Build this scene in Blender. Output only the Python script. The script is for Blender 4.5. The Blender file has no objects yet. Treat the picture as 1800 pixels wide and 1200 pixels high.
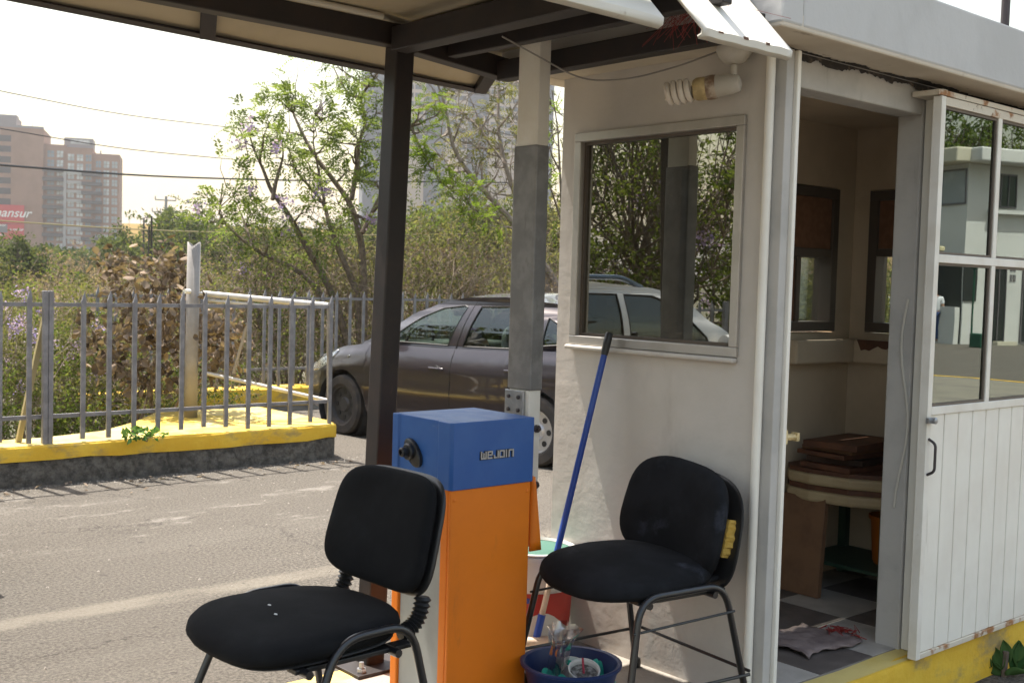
import bpy, bmesh, math, random
import numpy as np
from mathutils import Matrix, Vector
from mathutils.geometry import tessellate_polygon

# ------------------------------------------------------------------ camera, sky, sun, exposure
SC = bpy.context.scene
COL = SC.collection
R = math.radians
FPX, EYE = 2008.0, 1.52                       # focal length in photo pixels, eye height
YAW, PITCH, ROLL = R(48.977), R(-2.9456), R(1.6243)
fw = Vector((math.cos(YAW)*math.cos(PITCH), math.sin(YAW)*math.cos(PITCH), math.sin(PITCH)))
rt0 = fw.cross(Vector((0, 0, 1))).normalized(); up0 = rt0.cross(fw)
rt = math.cos(ROLL)*rt0 + math.sin(ROLL)*up0
up = -math.sin(ROLL)*rt0 + math.cos(ROLL)*up0
cam_data = bpy.data.cameras.new("camera"); cam = bpy.data.objects.new("camera", cam_data); COL.objects.link(cam)
m = Matrix((rt, up, -fw)).transposed().to_4x4(); m.translation = (0, 0, EYE)
cam.matrix_world = m
cam_data.sensor_width = 36; cam_data.lens = 36*FPX/1800
cam_data.clip_start = 0.05; cam_data.clip_end = 3000
cam_data.dof.use_dof = True; cam_data.dof.focus_distance = 4.0; cam_data.dof.aperture_fstop = 9.0
SC.camera = cam

SUN_EL, SUN_AZ = R(68.5), R(-6)               # azimuth from +Y towards +X
W = bpy.data.worlds.new("World"); SC.world = W; W.use_nodes = True
wn = W.node_tree.nodes; wl = W.node_tree.links
bg = wn['Background']; sky = wn.new('ShaderNodeTexSky'); sky.sky_type = 'NISHITA'; sky.sun_disc = False
sky.sun_elevation = SUN_EL; sky.sun_rotation = SUN_AZ
sky.air_density = 2.0; sky.dust_density = 3.0; sky.ozone_density = 0.5; sky.altitude = 0
warm = wn.new('ShaderNodeMix'); warm.data_type = 'RGBA'; warm.blend_type = 'MULTIPLY'; warm.inputs[0].default_value = 1; warm.inputs[7].default_value = (1.07, .99, .94, 1)   # warm tint on the sky, balances its blue towards neutral
wl.new(sky.outputs[0], warm.inputs[6]); wl.new(warm.outputs[2], bg.inputs[0]); bg.inputs[1].default_value = 0.115
sd = bpy.data.lights.new("sun", 'SUN'); sd.energy = 5.0; sd.angle = R(0.5); sd.color = (1.0, 0.94, 0.86)
sun = bpy.data.objects.new("sun", sd); COL.objects.link(sun)
sdir = Vector((math.sin(SUN_AZ)*math.cos(SUN_EL), math.cos(SUN_AZ)*math.cos(SUN_EL), math.sin(SUN_EL)))
sun.rotation_euler = sdir.to_track_quat('Z', 'Y').to_euler(); sun.location = (0, 20, 40)
SC.view_settings.view_transform = 'Standard'; SC.view_settings.look = 'None'
SC.view_settings.gamma = 1; SC.view_settings.exposure = 1.35
SC.cycles.max_bounces = 8; SC.cycles.transparent_max_bounces = 16; SC.cycles.use_denoising = True
SC.cycles.volume_bounces = 0; SC.cycles.caustics_reflective = False; SC.cycles.caustics_refractive = False
SC.cycles.sample_clamp_indirect = 6

# ------------------------------------------------------------------ photo pixel -> point helpers
def ray(px, py):
    d = rt*(px-900) + up*(600-py) + fw*FPX
    return d
def atY(px, py, Y):
    d = ray(px, py); return Vector((0, 0, EYE)) + d*(Y/d.y)
def atX(px, py, X):
    d = ray(px, py); return Vector((0, 0, EYE)) + d*(X/d.x)
def atZ(px, py, Z):
    d = ray(px, py); return Vector((0, 0, EYE)) + d*((Z-EYE)/d.z)
def atD(px, py, D):
    return Vector((0, 0, EYE)) + ray(px, py)*(D/FPX)

# ------------------------------------------------------------------ materials
MATS = {}
def newmat(name):
    mt = bpy.data.materials.new(name); mt.use_nodes = True
    nt = mt.node_tree; b = nt.nodes['Principled BSDF']
    MATS[name] = mt
    return mt, nt, b
def nd(nt, kind, **kw):
    n = nt.nodes.new(kind)
    for k, v in kw.items():
        if k.startswith('i_'):
            n.inputs[k[2:].replace('_', ' ')].default_value = v
        else: setattr(n, k, v)
    return n
def c4(c): return (c[0], c[1], c[2], 1)
def mixc(nt, fac, a, b):
    n = nt.nodes.new('ShaderNodeMix'); n.data_type = 'RGBA'
    for sock, v in ((n.inputs[0], fac), (n.inputs[6], a), (n.inputs[7], b)):
        if isinstance(v, (int, float)): sock.default_value = v
        elif isinstance(v, tuple): sock.default_value = c4(v)
        else: nt.links.new(v, sock)
    return n.outputs[2]
def noise(nt, coord, scale, detail=4, rough=.55, lo=.35, hi=.65, dist=0):
    n = nd(nt, 'ShaderNodeTexNoise', i_Scale=scale, i_Detail=detail, i_Roughness=rough, i_Distortion=dist)
    nt.links.new(coord, n.inputs['Vector'])
    r = nd(nt, 'ShaderNodeMapRange', interpolation_type='SMOOTHSTEP')
    r.inputs[1].default_value = lo; r.inputs[2].default_value = hi
    nt.links.new(n.outputs['Fac'], r.inputs[0])
    return r.outputs[0]
def coords(nt, scale=(1, 1, 1)):
    tc = nd(nt, 'ShaderNodeTexCoord')
    mp = nd(nt, 'ShaderNodeMapping'); mp.inputs['Scale'].default_value = scale
    nt.links.new(tc.outputs['Object'], mp.inputs[0])
    return mp.outputs[0]
def bump(nt, b, h, strength=.2, dist=.01):
    n = nd(nt, 'ShaderNodeBump'); n.inputs['Strength'].default_value = strength; n.inputs['Distance'].default_value = dist
    nt.links.new(h, n.inputs['Height']); nt.links.new(n.outputs[0], b.inputs['Normal'])
def mulf(nt, a, f):
    n = nd(nt, 'ShaderNodeMath', operation='MULTIPLY'); nt.links.new(a, n.inputs[0])
    if isinstance(f, (int, float)): n.inputs[1].default_value = f
    else: nt.links.new(f, n.inputs[1])
    return n.outputs[0]
def pbr(name, col, rough=.6, metal=0., col2=None, vs=5., vlo=.4, vhi=.65, amt=1., bs=60., bst=.15, bd=.004,
        dirt=None, dirt_scale=(2, 2, .5), dlo=.55, dhi=.75, damt=.7, spec=.5, coat=0., rvar=0.):
    """base colour with two-tone noise, an optional dirt layer with its own shape, and fine bump"""
    mt, nt, b = newmat(name)
    co = coords(nt)
    out = None
    if col2 is not None:
        f = noise(nt, co, vs, 5, .6, vlo, vhi); out = mixc(nt, mulf(nt, f, amt), col, col2)
    if dirt is not None:
        cd = coords(nt, dirt_scale); f = noise(nt, cd, 1.0, 8, .65, dlo, dhi)
        out = mixc(nt, mulf(nt, f, damt), out if out is not None else col, dirt)
    if out is None: b.inputs['Base Color'].default_value = c4(col)
    else: nt.links.new(out, b.inputs['Base Color'])
    b.inputs['Roughness'].default_value = rough; b.inputs['Metallic'].default_value = metal
    b.inputs['Specular IOR Level'].default_value = spec
    if coat: b.inputs['Coat Weight'].default_value = coat; b.inputs['Coat Roughness'].default_value = .05
    if rvar:
        f = noise(nt, co, vs*2.3, 5, .6, .3, .7)
        r = nd(nt, 'ShaderNodeMapRange'); nt.links.new(f, r.inputs[0]); r.inputs[3].default_value = rough; r.inputs[4].default_value = rough+rvar
        nt.links.new(r.outputs[0], b.inputs['Roughness'])
    if bst:
        n = nd(nt, 'ShaderNodeTexNoise', i_Scale=bs, i_Detail=4.0, i_Roughness=.6); nt.links.new(co, n.inputs['Vector'])
        bump(nt, b, n.outputs['Fac'], bst, bd)
    return mt
def leafmat(name, c1, c2, trans=.5, tcol=None, gloss=.0):
    """thin leaves: diffuse plus light shining through; each leaf its own tint"""
    mt, nt, b = newmat(name)
    nt.nodes.remove(b)
    g = nd(nt, 'ShaderNodeNewGeometry')
    oi = nd(nt, 'ShaderNodeObjectInfo')
    col = mixc(nt, g.outputs['Random Per Island'], c1, c2)
    hsv = nd(nt, 'ShaderNodeHueSaturation'); nt.links.new(col, hsv.inputs['Color'])
    rr = nd(nt, 'ShaderNodeMapRange'); nt.links.new(oi.outputs['Random'], rr.inputs[0]); rr.inputs[3].default_value = .8; rr.inputs[4].default_value = 1.25
    nt.links.new(rr.outputs[0], hsv.inputs['Value'])
    d = nd(nt, 'ShaderNodeBsdfDiffuse'); nt.links.new(hsv.outputs[0], d.inputs[0])
    t = nd(nt, 'ShaderNodeBsdfTranslucent')
    k = 1.9 if tcol is None else tcol
    mm = mixc(nt, 1.0, (0, 0, 0), (0, 0, 0)); mn = mm.node; mn.blend_type = 'MULTIPLY'
    nt.links.new(hsv.outputs[0], mn.inputs[6]); mn.inputs[7].default_value = (k*1.15, k*1.1, k*.6, 1)
    nt.links.new(mm, t.inputs[0])
    ms = nd(nt, 'ShaderNodeMixShader'); ms.inputs[0].default_value = trans
    nt.links.new(d.outputs[0], ms.inputs[1]); nt.links.new(t.outputs[0], ms.inputs[2])
    nt.links.new(ms.outputs[0], nt.nodes['Material Output'].inputs[0])
    return mt
def glassmat(name, tint, refl, fac, rough=.0, wav=.0, base=.0):
    """window glass with a reflective film: part mirror, part tinted see-through"""
    mt, nt, b = newmat(name); nt.nodes.remove(b)
    gl = nd(nt, 'ShaderNodeBsdfGlossy'); gl.inputs['Color'].default_value = c4(refl); gl.inputs['Roughness'].default_value = rough
    tr = nd(nt, 'ShaderNodeBsdfTransparent'); tr.inputs[0].default_value = c4(tint)
    lw = nd(nt, 'ShaderNodeLayerWeight'); lw.inputs[0].default_value = .25
    mr = nd(nt, 'ShaderNodeMapRange'); nt.links.new(lw.outputs['Fresnel'], mr.inputs[0]); mr.inputs[3].default_value = fac; mr.inputs[4].default_value = min(1, fac+.5)
    ms = nd(nt, 'ShaderNodeMixShader'); nt.links.new(mr.outputs[0], ms.inputs[0])
    nt.links.new(tr.outputs[0], ms.inputs[1]); nt.links.new(gl.outputs[0], ms.inputs[2])
    if wav:
        co = coords(nt); n = nd(nt, 'ShaderNodeTexNoise', i_Scale=3.0, i_Detail=1.0); nt.links.new(co, n.inputs['Vector'])
        bp = nd(nt, 'ShaderNodeBump'); bp.inputs['Strength'].default_value = wav; bp.inputs['Distance'].default_value = .003
        nt.links.new(n.outputs['Fac'], bp.inputs['Height']); nt.links.new(bp.outputs[0], gl.inputs['Normal'])
    nt.links.new(ms.outputs[0], nt.nodes['Material Output'].inputs[0])
    return mt

# ------------------------------------------------------------------ things, parts, mesh builder
WM = {}                                                  # world matrix of every object built here
def tag(o, label=None, cat=None, group=None, kind=None):
    if label: o['label'] = label
    if cat: o['category'] = cat
    if group: o['group'] = group
    if kind: o['kind'] = kind
    return o
def thing(name, label, cat, loc, rotz=0., group=None):
    o = bpy.data.objects.new(name, None); COL.objects.link(o); o.empty_display_size = .1
    o.location = loc; o.rotation_euler = (0, 0, rotz)
    WM[o] = Matrix.Translation(Vector(loc)) @ Matrix.Rotation(rotz, 4, 'Z')
    return tag(o, label, cat, group)
def copy_tree(o, parent=None):
    c = o.copy(); COL.objects.link(c)
    if parent is not None:
        c.parent = parent
    for ch in list(o.children): copy_tree(ch, c)
    return c

class MB:
    def __init__(s): s.v = []; s.f = []
    def raw(s, vs, fs):
        o = len(s.v); s.v += [tuple(v) for v in vs]; s.f += [tuple(i+o for i in f) for f in fs]; return s
    def box(s, a, b, rot=None, c=None):
        x0, y0, z0 = a; x1, y1, z1 = b
        vs = [Vector(p) for p in ((x0,y0,z0),(x1,y0,z0),(x1,y1,z0),(x0,y1,z0),(x0,y0,z1),(x1,y0,z1),(x1,y1,z1),(x0,y1,z1))]
        if rot is not None:
            c = Vector(c) if c is not None else sum(vs, Vector())/8
            vs = [c + rot @ (v-c) for v in vs]
        return s.raw(vs, [(0,3,2,1),(4,5,6,7),(0,1,5,4),(1,2,6,5),(2,3,7,6),(3,0,4,7)])
    def bar(s, p, q, w, h=None, upv=(0,0,1)):
        """rectangular bar from p to q, w across, h along upv"""
        h = h or w; p = Vector(p); q = Vector(q); d = (q-p).normalized(); u = Vector(upv)
        if abs(d.dot(u)) > .98: u = Vector((0, 1, 0))
        a = d.cross(u).normalized(); u = a.cross(d)
        a *= w/2; u *= h/2
        vs = [p-a-u, p+a-u, p+a+u, p-a+u, q-a-u, q+a-u, q+a+u, q-a+u]
        return s.raw(vs, [(0,1,2,3),(7,6,5,4),(0,4,5,1),(1,5,6,2),(2,6,7,3),(3,7,4,0)])
    def tube(s, pts, rad, n=8, cap=True, closed=False):
        pts = [Vector(p) for p in pts]; k = len(pts)
        rads = rad if isinstance(rad, (list, tuple)) else [rad]*k
        ref = None; rings = []
        for i, p in enumerate(pts):
            if closed: d = pts[(i+1) % k]-pts[i-1]
            else: d = pts[min(i+1, k-1)]-pts[max(i-1, 0)]
            d = d.normalized() if d.length > 1e-9 else Vector((0, 0, 1))
            if ref is None:
                ref = d.orthogonal().normalized()
            else:
                ref = ref - d*ref.dot(d)
                ref = ref.normalized() if ref.length > 1e-6 else d.orthogonal().normalized()
            b = d.cross(ref)
            rings.append([p + (ref*math.cos(2*math.pi*j/n) + b*math.sin(2*math.pi*j/n))*rads[i] for j in range(n)])
        vs = [v for r in rings for v in r]; fs = []
        for i in range(k if closed else k-1):
            i2 = (i+1) % k
            for j in range(n): fs.append((i*n+j, i*n+(j+1) % n, i2*n+(j+1) % n, i2*n+j))
        if cap and not closed:
            fs.append(tuple(reversed(range(n)))); fs.append(tuple((k-1)*n+j for j in range(n)))
        return s.raw(vs, fs)
    def lathe(s, prof, c, n=24, axis=(0, 0, 1), cap0=True, cap1=True, sx=1., sy=1.):
        """profile [(r, h)] spun about axis through c"""
        ax = Vector(axis).normalized(); u = ax.orthogonal().normalized() if abs(ax.z) < .99 else Vector((1, 0, 0)); w = ax.cross(u)
        c = Vector(c); vs = []; k = len(prof)
        for r, h in prof:
            for j in range(n):
                t = 2*math.pi*j/n; vs.append(c + ax*h + u*(r*sx*math.cos(t)) + w*(r*sy*math.sin(t)))
        fs = [(i*n+j, i*n+(j+1) % n, (i+1)*n+(j+1) % n, (i+1)*n+j) for i in range(k-1) for j in range(n)]
        if cap0: fs.append(tuple(reversed(range(n))))
        if cap1: fs.append(tuple((k-1)*n+j for j in range(n)))
        return s.raw(vs, fs)
    def prism(s, poly, d):
        """closed polygon (3-d points) pushed along d"""
        p = [Vector(q) for q in poly]; d = Vector(d); n = len(p)
        return s.raw(p + [q+d for q in p], [tuple(reversed(range(n))), tuple(range(n, 2*n))] + [(i, (i+1) % n, n+(i+1) % n, n+i) for i in range(n)])
    def grid(s, P, closed_u=False):
        """rows of points -> quads"""
        nu, nv = len(P), len(P[0]); vs = [q for r in P for q in r]; fs = []
        for i in range(nu if closed_u else nu-1):
            for j in range(nv-1): fs.append((i*nv+j, ((i+1) % nu)*nv+j, ((i+1) % nu)*nv+j+1, i*nv+j+1))
        return s.raw(vs, fs)
    def build(s, name, mat, parent=None, world=True, smooth=False, bevel=0., seg=2, label=None, subsurf=0, solid=0., base=None, ang=40):
        me = bpy.data.meshes.new(name); o = bpy.data.objects.new(name, me); COL.objects.link(o)
        vs = [Vector(v) for v in s.v]
        if parent is not None:
            o.parent = parent; WM[o] = WM[parent].copy()
            if world:
                inv = WM[parent].inverted(); vs = [inv @ v for v in vs]
        else:
            if base is None:
                xs = [v.x for v in vs]; ys = [v.y for v in vs]; zs = [v.z for v in vs]
                base = ((min(xs)+max(xs))/2, (min(ys)+max(ys))/2, min(zs))
            b = Vector(base); vs = [v-b for v in vs]; o.location = b; WM[o] = Matrix.Translation(b)
        me.from_pydata([tuple(v) for v in vs], [], s.f); me.materials.append(MATS[mat] if isinstance(mat, str) else mat)
        bm = bmesh.new(); bm.from_mesh(me); bmesh.ops.recalc_face_normals(bm, faces=bm.faces[:]); bm.to_mesh(me); bm.free()
        if smooth:
            me.polygons.foreach_set('use_smooth', [True]*len(me.polygons))
        if solid:
            q = o.modifiers.new('solid', 'SOLIDIFY'); q.thickness = solid; q.offset = 0
        if bevel:
            q = o.modifiers.new('bevel', 'BEVEL'); q.width = bevel; q.segments = seg; q.limit_method = 'ANGLE'; q.angle_limit = R(ang)
        if subsurf:
            q = o.modifiers.new('sub', 'SUBSURF'); q.levels = subsurf; q.render_levels = subsurf
        if smooth and not subsurf:
            try: me.set_sharp_from_angle(angle=R(ang))
            except Exception: pass
        if label: o['label'] = label
        return o
def npmesh(name, V, F, mat, parent=None, world=True, base=None):
    """big quad meshes straight from numpy arrays"""
    me = bpy.data.meshes.new(name); o = bpy.data.objects.new(name, me); COL.objects.link(o)
    V = np.asarray(V, float)
    if parent is not None:
        o.parent = parent; WM[o] = WM[parent].copy()
        if world:
            inv = np.array(WM[parent].inverted()); V = V @ inv[:3, :3].T + inv[:3, 3]
    else:
        if base is None: base = ((V[:, 0].min()+V[:, 0].max())/2, (V[:, 1].min()+V[:, 1].max())/2, V[:, 2].min())
        o.location = base; V = V - np.array(base); WM[o] = Matrix.Translation(Vector(base))
    F = np.asarray(F, np.int32); n, k = F.shape
    me.vertices.add(len(V)); me.vertices.foreach_set('co', V.astype(np.float32).ravel())
    me.loops.add(n*k); me.loops.foreach_set('vertex_index', F.ravel())
    me.polygons.add(n); me.polygons.foreach_set('loop_start', np.arange(0, n*k, k, dtype=np.int32))
    me.polygons.foreach_set('loop_total', np.full(n, k, np.int32))
    me.update(calc_edges=True); me.validate()
    me.materials.append(MATS[mat])
    return o
def arc(c, r, a0, a1, n, ux, uy):
    c = Vector(c); ux = Vector(ux); uy = Vector(uy)
    return [c + ux*(r*math.cos(a0+(a1-a0)*i/n)) + uy*(r*math.sin(a0+(a1-a0)*i/n)) for i in range(n+1)]
def bend(pts, r, n=5):
    """polyline with rounded corners"""
    pts = [Vector(p) for p in pts]; out = [pts[0]]
    for i in range(1, len(pts)-1):
        a, b, c = pts[i-1], pts[i], pts[i+1]
        d1 = (a-b); d2 = (c-b); q = min(r, d1.length*.45, d2.length*.45)
        p0 = b+d1.normalized()*q; p2 = b+d2.normalized()*q
        for k in range(n+1):
            t = k/n; out.append(p0*(1-t)**2 + b*2*t*(1-t) + p2*t*t)
    out.append(pts[-1]); return out
# ------------------------------------------------------------------ material list
def asphalt():
    mt, nt, b = newmat('asphalt')
    co = coords(nt)
    agg = noise(nt, co, 60, 5, .8, .36, .64); big = noise(nt, co, .7, 6, .6, .35, .68)
    cs = coords(nt, (.25, 1.6, 1)); streak = noise(nt, cs, 1.2, 7, .65, .45, .75)
    base = mixc(nt, agg, (.052, .046, .038), (.185, .166, .139))
    base = mixc(nt, mulf(nt, big, .45), base, (.118, .105, .088))
    base = mixc(nt, mulf(nt, streak, .18), base, (.245, .225, .195))
    pale = noise(nt, coords(nt, (.9, 2.0, 1)), 1.3, 9, .75, 0.54, .66)
    sx = nd(nt, 'ShaderNodeSeparateXYZ'); nt.links.new(co, sx.inputs[0])
    def band(y0, w):
        s1 = nd(nt, 'ShaderNodeMath', operation='SUBTRACT'); nt.links.new(sx.outputs['Y'], s1.inputs[0]); s1.inputs[1].default_value = y0
        s2 = nd(nt, 'ShaderNodeMath', operation='ABSOLUTE'); nt.links.new(s1.outputs[0], s2.inputs[0])
        r = nd(nt, 'ShaderNodeMapRange', interpolation_type='SMOOTHSTEP'); nt.links.new(s2.outputs[0], r.inputs[0])
        r.inputs[1].default_value = w; r.inputs[2].default_value = w*.35; r.inputs[3].default_value = 0; r.inputs[4].default_value = 1
        return r.outputs[0]
    wob = noise(nt, coords(nt, (1.0, 2.5, 1)), 2.2, 5, .6, .25, .6)
    base = mixc(nt, mulf(nt, mulf(nt, band(5.03, .12), wob), .4), base, (.30, .27, .215))      # dusty wheel line along the lane
    base = mixc(nt, mulf(nt, mulf(nt, band(7.0, 1.3), pale), .55), base, (.34, .315, .275))         # pale cement smears near the kerb
    spots = noise(nt, co, 9, 2, .5, .68, .73); base = mixc(nt, mulf(nt, spots, .6), base, (.05, .045, .04))
    fine = noise(nt, co, 28, 7, .85, .58, .66); base = mixc(nt, mulf(nt, fine, .75), base, (.055, .05, .045))
    fine2 = noise(nt, coords(nt, (1, 1.2, 1)), 33, 6, .85, .63, .7); base = mixc(nt, mulf(nt, fine2, .35), base, (.28, .26, .23))
    wn1 = nd(nt, 'ShaderNodeTexNoise', i_Scale=2.2, i_Detail=6.0, i_Roughness=.7); nt.links.new(co, wn1.inputs['Vector'])
    wa = nd(nt, 'ShaderNodeVectorMath', operation='MULTIPLY_ADD'); nt.links.new(wn1.outputs['Color'], wa.inputs[0]); wa.inputs[1].default_value = (.9, .9, .9); nt.links.new(co, wa.inputs[2])
    vc = nd(nt, 'ShaderNodeTexVoronoi', feature='DISTANCE_TO_EDGE', i_Scale=.55); nt.links.new(wa.outputs[0], vc.inputs['Vector'])
    cr = nd(nt, 'ShaderNodeMapRange'); nt.links.new(vc.outputs['Distance'], cr.inputs[0]); cr.inputs[1].default_value = .007; cr.inputs[2].default_value = .002; cr.inputs[3].default_value = 0; cr.inputs[4].default_value = 1
    base = mixc(nt, mulf(nt, mulf(nt, cr.outputs[0], noise(nt, co, .8, 3, .5, .45, .58)), .75), base, (.045, .04, .035))      # hairline cracks
    base = mixc(nt, mulf(nt, noise(nt, coords(nt, (.8, 1.3, 1)), 1.9, 4, .6, .62, .76), .55), base, (.075, .067, .057))        # old oil stains
    nt.links.new(base, b.inputs['Base Color']); b.inputs['Roughness'].default_value = .9; b.inputs['Specular IOR Level'].default_value = .25
    n2 = nd(nt, 'ShaderNodeTexNoise', i_Scale=55.0, i_Detail=6.0, i_Roughness=.75); nt.links.new(co, n2.inputs['Vector'])
    bump(nt, b, n2.outputs['Fac'], 1.0, .02)
asphalt()
def terrain_mat():
    mt, nt, b = newmat('dry_soil'); co = coords(nt)
    base = mixc(nt, noise(nt, co, .5, 8, .65, .35, .65), (.10, .088, .055), (.06, .07, .035))
    base = mixc(nt, noise(nt, co, 6, 6, .7, .45, .7), base, (.15, .125, .085))
    nt.links.new(base, b.inputs['Base Color']); b.inputs['Roughness'].default_value = .95
terrain_mat()
def stone_mat():
    mt, nt, b = newmat('rubble_stone'); co = coords(nt)
    v = nd(nt, 'ShaderNodeTexVoronoi', feature='F1', i_Scale=7.0); co0 = co; wn_ = nd(nt, 'ShaderNodeTexNoise', i_Scale=9.0, i_Detail=4.0); nt.links.new(co, wn_.inputs['Vector']); ad = nd(nt, 'ShaderNodeVectorMath', operation='MULTIPLY_ADD'); nt.links.new(wn_.outputs['Color'], ad.inputs[0]); ad.inputs[1].default_value = (.12, .12, .12); nt.links.new(co0, ad.inputs[2]); co = ad.outputs[0]; nt.links.new(co, v.inputs['Vector'])
    v2 = nd(nt, 'ShaderNodeTexVoronoi', feature='DISTANCE_TO_EDGE', i_Scale=7.0); nt.links.new(co, v2.inputs['Vector'])
    r = nd(nt, 'ShaderNodeMapRange'); nt.links.new(v2.outputs['Distance'], r.inputs[0]); r.inputs[1].default_value = .0; r.inputs[2].default_value = .1
    sep = nd(nt, 'ShaderNodeSeparateColor'); nt.links.new(v.outputs['Color'], sep.inputs[0])
    st = mixc(nt, sep.outputs[0], (.045, .042, .039), (.15, .14, .125))
    st = mixc(nt, mulf(nt, noise(nt, co, 22, 6, .7, .4, .7), .8), st, (.03, .028, .026))
    st = mixc(nt, mulf(nt, noise(nt, co, 9, 7, .75, .55, .68), .7), st, (.24, .23, .21))
    base = mixc(nt, r.outputs[0], (.05, .047, .043), st)
    pl = mixc(nt, noise(nt, co0, 16, 8, .75, .35, .65), (.05, .047, .042), (.15, .142, .127)); base = mixc(nt, noise(nt, co0, 2.2, 6, .65, .40, .52), base, pl); base = mixc(nt, mulf(nt, noise(nt, co0, 5, 8, .75, .55, .66), .8), base, (.028, .026, .023))
    nt.links.new(base, b.inputs['Base Color']); b.inputs['Roughness'].default_value = .9
    n2 = nd(nt, 'ShaderNodeTexNoise', i_Scale=14.0, i_Detail=6.0); nt.links.new(co, n2.inputs['Vector']); bump(nt, b, n2.outputs['Fac'], .8, .03)
stone_mat()
pbr('kerb_yellow', (.64, .38, .02), .75, col2=(.70, .46, .04), vs=3, dirt=(.24, .19, .10), dirt_scale=(4, 4, 7), dlo=.50, dhi=.70, damt=.8, bs=30, bst=.5, bd=.01)
pbr('kerb_top', (.56, .38, .045), .8, col2=(.58, .46, .16), vs=2.2, vlo=.35, vhi=.6, dirt=(.5, .45, .34), dirt_scale=(5, 5, 5), dlo=.55, dhi=.75, damt=.8, bs=26, bst=.5, bd=.01)
pbr('island_paving', (.30, .27, .23), .9, col2=(.20, .18, .155), vs=3, dirt=(.10, .09, .08), dirt_scale=(6, 6, 6), dlo=.55, dhi=.7, bs=50, bst=.5, bd=.008)
pbr('wall_paint', (.59, .55, .50), .85, col2=(.54, .505, .455), vs=3.5, dirt=(.34, .30, .26), dirt_scale=(5, 5, 1.4), dlo=.56, dhi=.76, damt=.42, bs=11, bst=.22, bd=.012)
pbr('wall_paint_grey', (.50, .48, .45), .85, col2=(.43, .415, .39), vs=5, dirt=(.2, .185, .17), dirt_scale=(9, 9, 2), dlo=.58, dhi=.75, damt=.6, bs=22, bst=.35, bd=.006)
pbr('parapet_paint', (.55, .545, .53), .8, col2=(.50, .495, .48), vs=3, dirt=(.33, .32, .30), dirt_scale=(12, 12, 2), dlo=.62, dhi=.8, damt=.5, bs=14, bst=.3, bd=.008)
pbr('soffit_paint', (.62, .55, .45), .85, col2=(.56, .49, .39), vs=4, dirt=(.2, .15, .1), dirt_scale=(5, 14, 8), dlo=.62, dhi=.72, damt=.8, bs=25, bst=.3)
pbr('black_stain', (.03, .025, .02), .9, col2=(.13, .10, .07), vs=22, vlo=.52, vhi=.7, bs=40, bst=.4)
pbr('interior_paint', (.70, .58, .43), .85, col2=(.62, .51, .37), vs=3, bs=15, bst=.2)
pbr('ceiling_sheet', (.46, .40, .29), .7, col2=(.40, .34, .24), vs=2.5, dirt=(.2, .15, .1), dirt_scale=(3, 3, 3), dlo=.62, dhi=.8, damt=.6, bst=.05)
pbr('dark_board', (.035, .02, .013), .8, col2=(.07, .035, .02), vs=5, bst=.3)
pbr('white_sheet', (.66, .635, .57), .5, col2=(.70, .67, .59), vs=4, dirt=(.3, .24, .17), dirt_scale=(8, 8, 8), dlo=.66, dhi=.78, bst=.05)
pbr('dark_steel', (.013, .0085, .0072), .55, col2=(.022, .013, .010), vs=9, dirt=(.10, .05, .03), dirt_scale=(14, 14, 6), dlo=.66, dhi=.76, damt=.5, bs=90, bst=.12)
pbr('fence_paint', (.165, .16, .168), .5, col2=(.225, .22, .228), vs=11, dirt=(.16, .09, .05), dirt_scale=(25, 25, 12), dlo=.68, dhi=.78, bst=.1)
pbr('gate_paint', (.52, .49, .44), .5, col2=(.45, .42, .37), vs=7, dirt=(.25, .16, .09), dirt_scale=(16, 16, 8), dlo=.64, dhi=.75, bst=.08)
pbr('pipe_paint', (.29, .265, .24), .55, col2=(.24, .22, .20), vs=6, dirt=(.2, .15, .11), dirt_scale=(16, 16, 6), dlo=.66, dhi=.78, bst=.1)
pbr('white_paint_metal', (.80, .77, .70), .45, col2=(.73, .69, .61), vs=7, dirt=(.30, .17, .08), dirt_scale=(18, 18, 9), dlo=.67, dhi=.74, damt=.7, bst=.08)
pbr('rusty_white', (.66, .60, .50), .6, col2=(.34, .15, .05), vs=11, vlo=.52, vhi=.64, dirt=(.10, .06, .04), dirt_scale=(22, 22, 22), dlo=.6, dhi=.7, damt=.8, bst=.2)
pbr('door_cream', (.84, .81, .73), .5, col2=(.79, .75, .67), vs=4, dirt=(.32, .27, .2), dirt_scale=(14, 14, 2.5), dlo=.64, dhi=.78, damt=.45, bst=.08)
pbr('groove_brown', (.17, .14, .11), .9, bst=0)  # flat dark brown for door grooves, channel gap, tile joints and glazing beads
pbr('aluminium', (.50, .47, .43), .38, metal=.55, col2=(.44, .41, .37), vs=8, bst=.05)
pbr('bronze_frame', (.13, .105, .085), .5, metal=.4, bst=.05)
pbr('galvanised', (.19, .185, .183), .5, metal=.25, col2=(.245, .24, .235), vs=14, dirt=(.14, .135, .13), dirt_scale=(18, 18, 7), dlo=.55, dhi=.7, bst=.1)
pbr('bracket_steel', (.42, .43, .45), .35, metal=.7, col2=(.33, .34, .36), vs=20, bst=.05)
pbr('hood_blue', (.024, .095, .32), .36, col2=(.032, .11, .34), vs=6, dirt=(.20, .26, .38), dirt_scale=(13, 13, 13), dlo=.67, dhi=.75, damt=.5, bs=220, bst=.06, rvar=.12)
pbr('box_orange', (.82, .205, .006), .45, col2=(.77, .19, .006), vs=5, dirt=(.30, .10, .03), dirt_scale=(10, 10, 3), dlo=.62, dhi=.76, damt=.35, bs=180, bst=.06, rvar=.1)
pbr('box_grey', (.36, .375, .36), .55, col2=(.30, .31, .30), vs=5, dirt=(.2, .18, .15), dirt_scale=(9, 9, 2.5), dlo=.6, dhi=.8, damt=.5, bst=.06)
pbr('black_plastic', (.016, .016, .017), .42, bst=.05, bs=150)
pbr('black_tube', (.014, .014, .016), .28, bst=0, coat=.3)
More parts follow.
